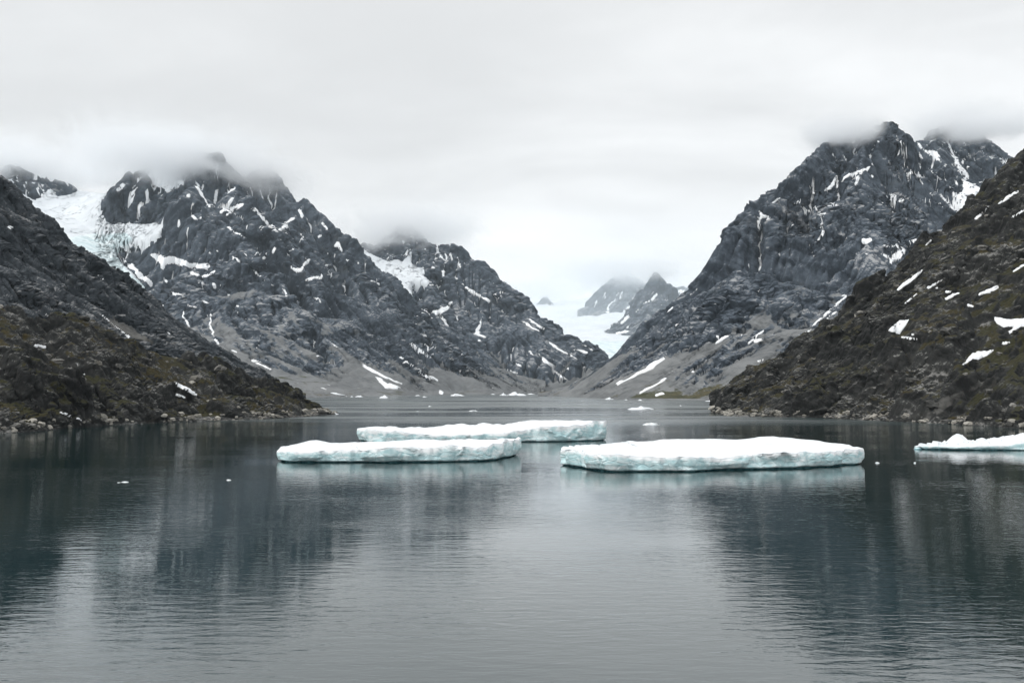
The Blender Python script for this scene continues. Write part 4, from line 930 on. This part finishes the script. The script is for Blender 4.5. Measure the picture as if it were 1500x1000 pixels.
def scatter(T, n_shore, n_slope, seed, smax):
    ob, V, Nn, px, py, H = T; rg = np.random.default_rng(seed)
    z = V[..., 2]; vis = (px > -30) & (px < 1530) & (np.arange(V.shape[0])[:, None] < V.shape[0] - 40)
    for n, cond, sc, mats, pal in ((n_shore, vis & (z > 0.1) & (z < 3.5), (0.7, smax * 0.62), None, 0.85), (n_slope, vis & (z > 4) & (Nn[..., 2] > 0.45), (0.8, smax), None, 0.25)):
        J, I = np.where(cond); k = rg.choice(len(J), n, replace=False)
        for j, i in zip(J[k], I[k]):
            r = sc[0] + (sc[1] - sc[0]) * rg.random() ** 2.6
            me = BME[0 if rg.random() < pal else 1][rg.integers(5)]
            b = bpy.data.objects.new('boulder', me); COL.objects.link(b); b.parent = ob
            b.location = V[j, i] + np.array((0, 0, r * 0.18)); b.scale = (r, r * rg.uniform(0.7, 1.2), r * rg.uniform(0.7, 1.2))
            b.rotation_euler = (rg.uniform(-.3, .3), rg.uniform(-.3, .3), rg.uniform(0, 6.28))
scatter(A_, 190, 70, 1, 3.2)
scatter(F_, 190, 70, 2, 3.6)

# ------------------------------------------------------------------ cloud caught on the peaks
m_c, g = new_mat('cloud')
oc = g.n('ShaderNodeTexCoord').outputs['Object']; wp = g.n('ShaderNodeNewGeometry').outputs['Position']
rad = g.n('ShaderNodeVectorMath', operation='LENGTH', i_0=oc).outputs['Value']
n = g.noise(g.mapping(wp, scale=(0.0042, 0.0042, 0.0065)), 1.0, 6, 0.62, 0.9)
fall = g.math('SUBTRACT', 1.0, rad)
dn = g.ramp(g.math('ADD', g.math('MULTIPLY', fall, 1.5), g.math('MULTIPLY', g.math('SUBTRACT', n, 0.58), 3.0)), 0.0, 1.3)
dn = g.math('MULTIPLY', dn, g.ramp(rad, 0.55, 1.0, 1.0, 0.0))
dn = g.math('MULTIPLY', dn, g.ramp(g.n('ShaderNodeSeparateXYZ', i_Vector=oc).outputs[2], -0.5, 0.25, 1.0, 0.02))
vol = g.n('ShaderNodeVolumePrincipled', i_Color=(0.965, 0.975, 0.985), i_Anisotropy=0.65, i_Density=g.math('MULTIPLY', g.math('MULTIPLY', dn, 0.03), g.n('ShaderNodeSeparateXYZ', i_Vector=g.n('ShaderNodeObjectInfo').outputs['Color']).outputs[0]))
oo = g.n('ShaderNodeOutputMaterial'); g.t.links.new(vol.outputs[0], oo.inputs['Volume'])
import bmesh
bm = bmesh.new(); bmesh.ops.create_icosphere(bm, subdivisions=4, radius=1.0)
cme = bpy.data.meshes.new('cloud'); bm.to_mesh(cme); bm.free(); cme.materials.append(m_c)
CLOUDS = [(240, 212, 4280, 240, 92, 750, 'grey white cloud wrapped round the highest left massif peaks'), (392, 248, 4330, 120, 62, 500, 'thin cloud veil across the shoulder peak of the left massif'), (30, 222, 4850, 240, 78, 600, 'cloud bank over the snowfield behind the hanging glacier'),
          (598, 318, 5430, 170, 74, 650, 'cloud cap on the summit of the middle mountain'), (1232, 186, 2760, 92, 56, 260, 'dark edged cloud plume beside the sharp right summit'), (1408, 176, 3360, 140, 62, 380, 'cloud hiding the summits behind the right mountain'),
          (905, 392, 11000, 150, 52, 1500, 'cloud bank on the rock wall at the fjord head'), (962, 388, 8150, 50, 36, 500, 'small cloud wisp on the pointed peak at the fjord head'), (792, 420, 13000, 110, 36, 1200, 'pale cloud over the far nunatak')]
for px, py, d, rx, ry, rd, lab in CLOUDS:
    o = bpy.data.objects.new('cloud', cme); COL.objects.link(o); o.location = P(px, py, d)
    o.scale = (rx * d / FPX, rd, ry * d / FPX); o.color = (min(3.0, 4300.0 / d), 0, 0, 1); tag(o, lab, 'cloud', 'clouds caught on the peaks', 'stuff')

# ------------------------------------------------------------------ the air of the fjord
m_h, g = new_mat('haze')
vol = g.n('ShaderNodeVolumePrincipled', i_Color=(0.80, 0.92, 1.0), i_Anisotropy=0.3, i_Density=1.8e-5)
oo = g.n('ShaderNodeOutputMaterial'); g.t.links.new(vol.outputs[0], oo.inputs['Volume'])
x0, x1, y0, y1, z0, z1 = -9600, 9600, -1100, 15600, -14, 1900
hz = mesh_obj('haze', [(x, y, z) for z in (z0, z1) for y in (y0, y1) for x in (x0, x1)], [(0, 2, 3, 1), (4, 5, 7, 6), (0, 1, 5, 4), (2, 6, 7, 3), (0, 4, 6, 2), (1, 3, 7, 5)], m_h, None, False)
m_m, g = new_mat('mist')
oc = g.n('ShaderNodeTexCoord').outputs['Object']
rad = g.n('ShaderNodeVectorMath', operation='LENGTH', i_0=oc).outputs['Value']
vol = g.n('ShaderNodeVolumePrincipled', i_Color=(0.86, 0.94, 1.0), i_Anisotropy=0.2, i_Density=g.math('MULTIPLY', g.ramp(rad, 0.3, 1.0, 1.0, 0.0), 0.95e-4))
oo = g.n('ShaderNodeOutputMaterial'); g.t.links.new(vol.outputs[0], oo.inputs['Volume'])
mme = cme.copy(); mme.materials.clear(); mme.materials.append(m_m)
o = bpy.data.objects.new('mist', mme); COL.objects.link(o); o.location = P(890, 440, 8600); o.scale = (1900, 3600, 765)
tag(o, 'pale mist hanging before the peaks at the fjord head', 'mist', None, 'stuff')
tag(hz, 'thin pale haze filling the air of the fjord', 'haze', None, 'stuff')
print('TOTAL', time.time() - T0)
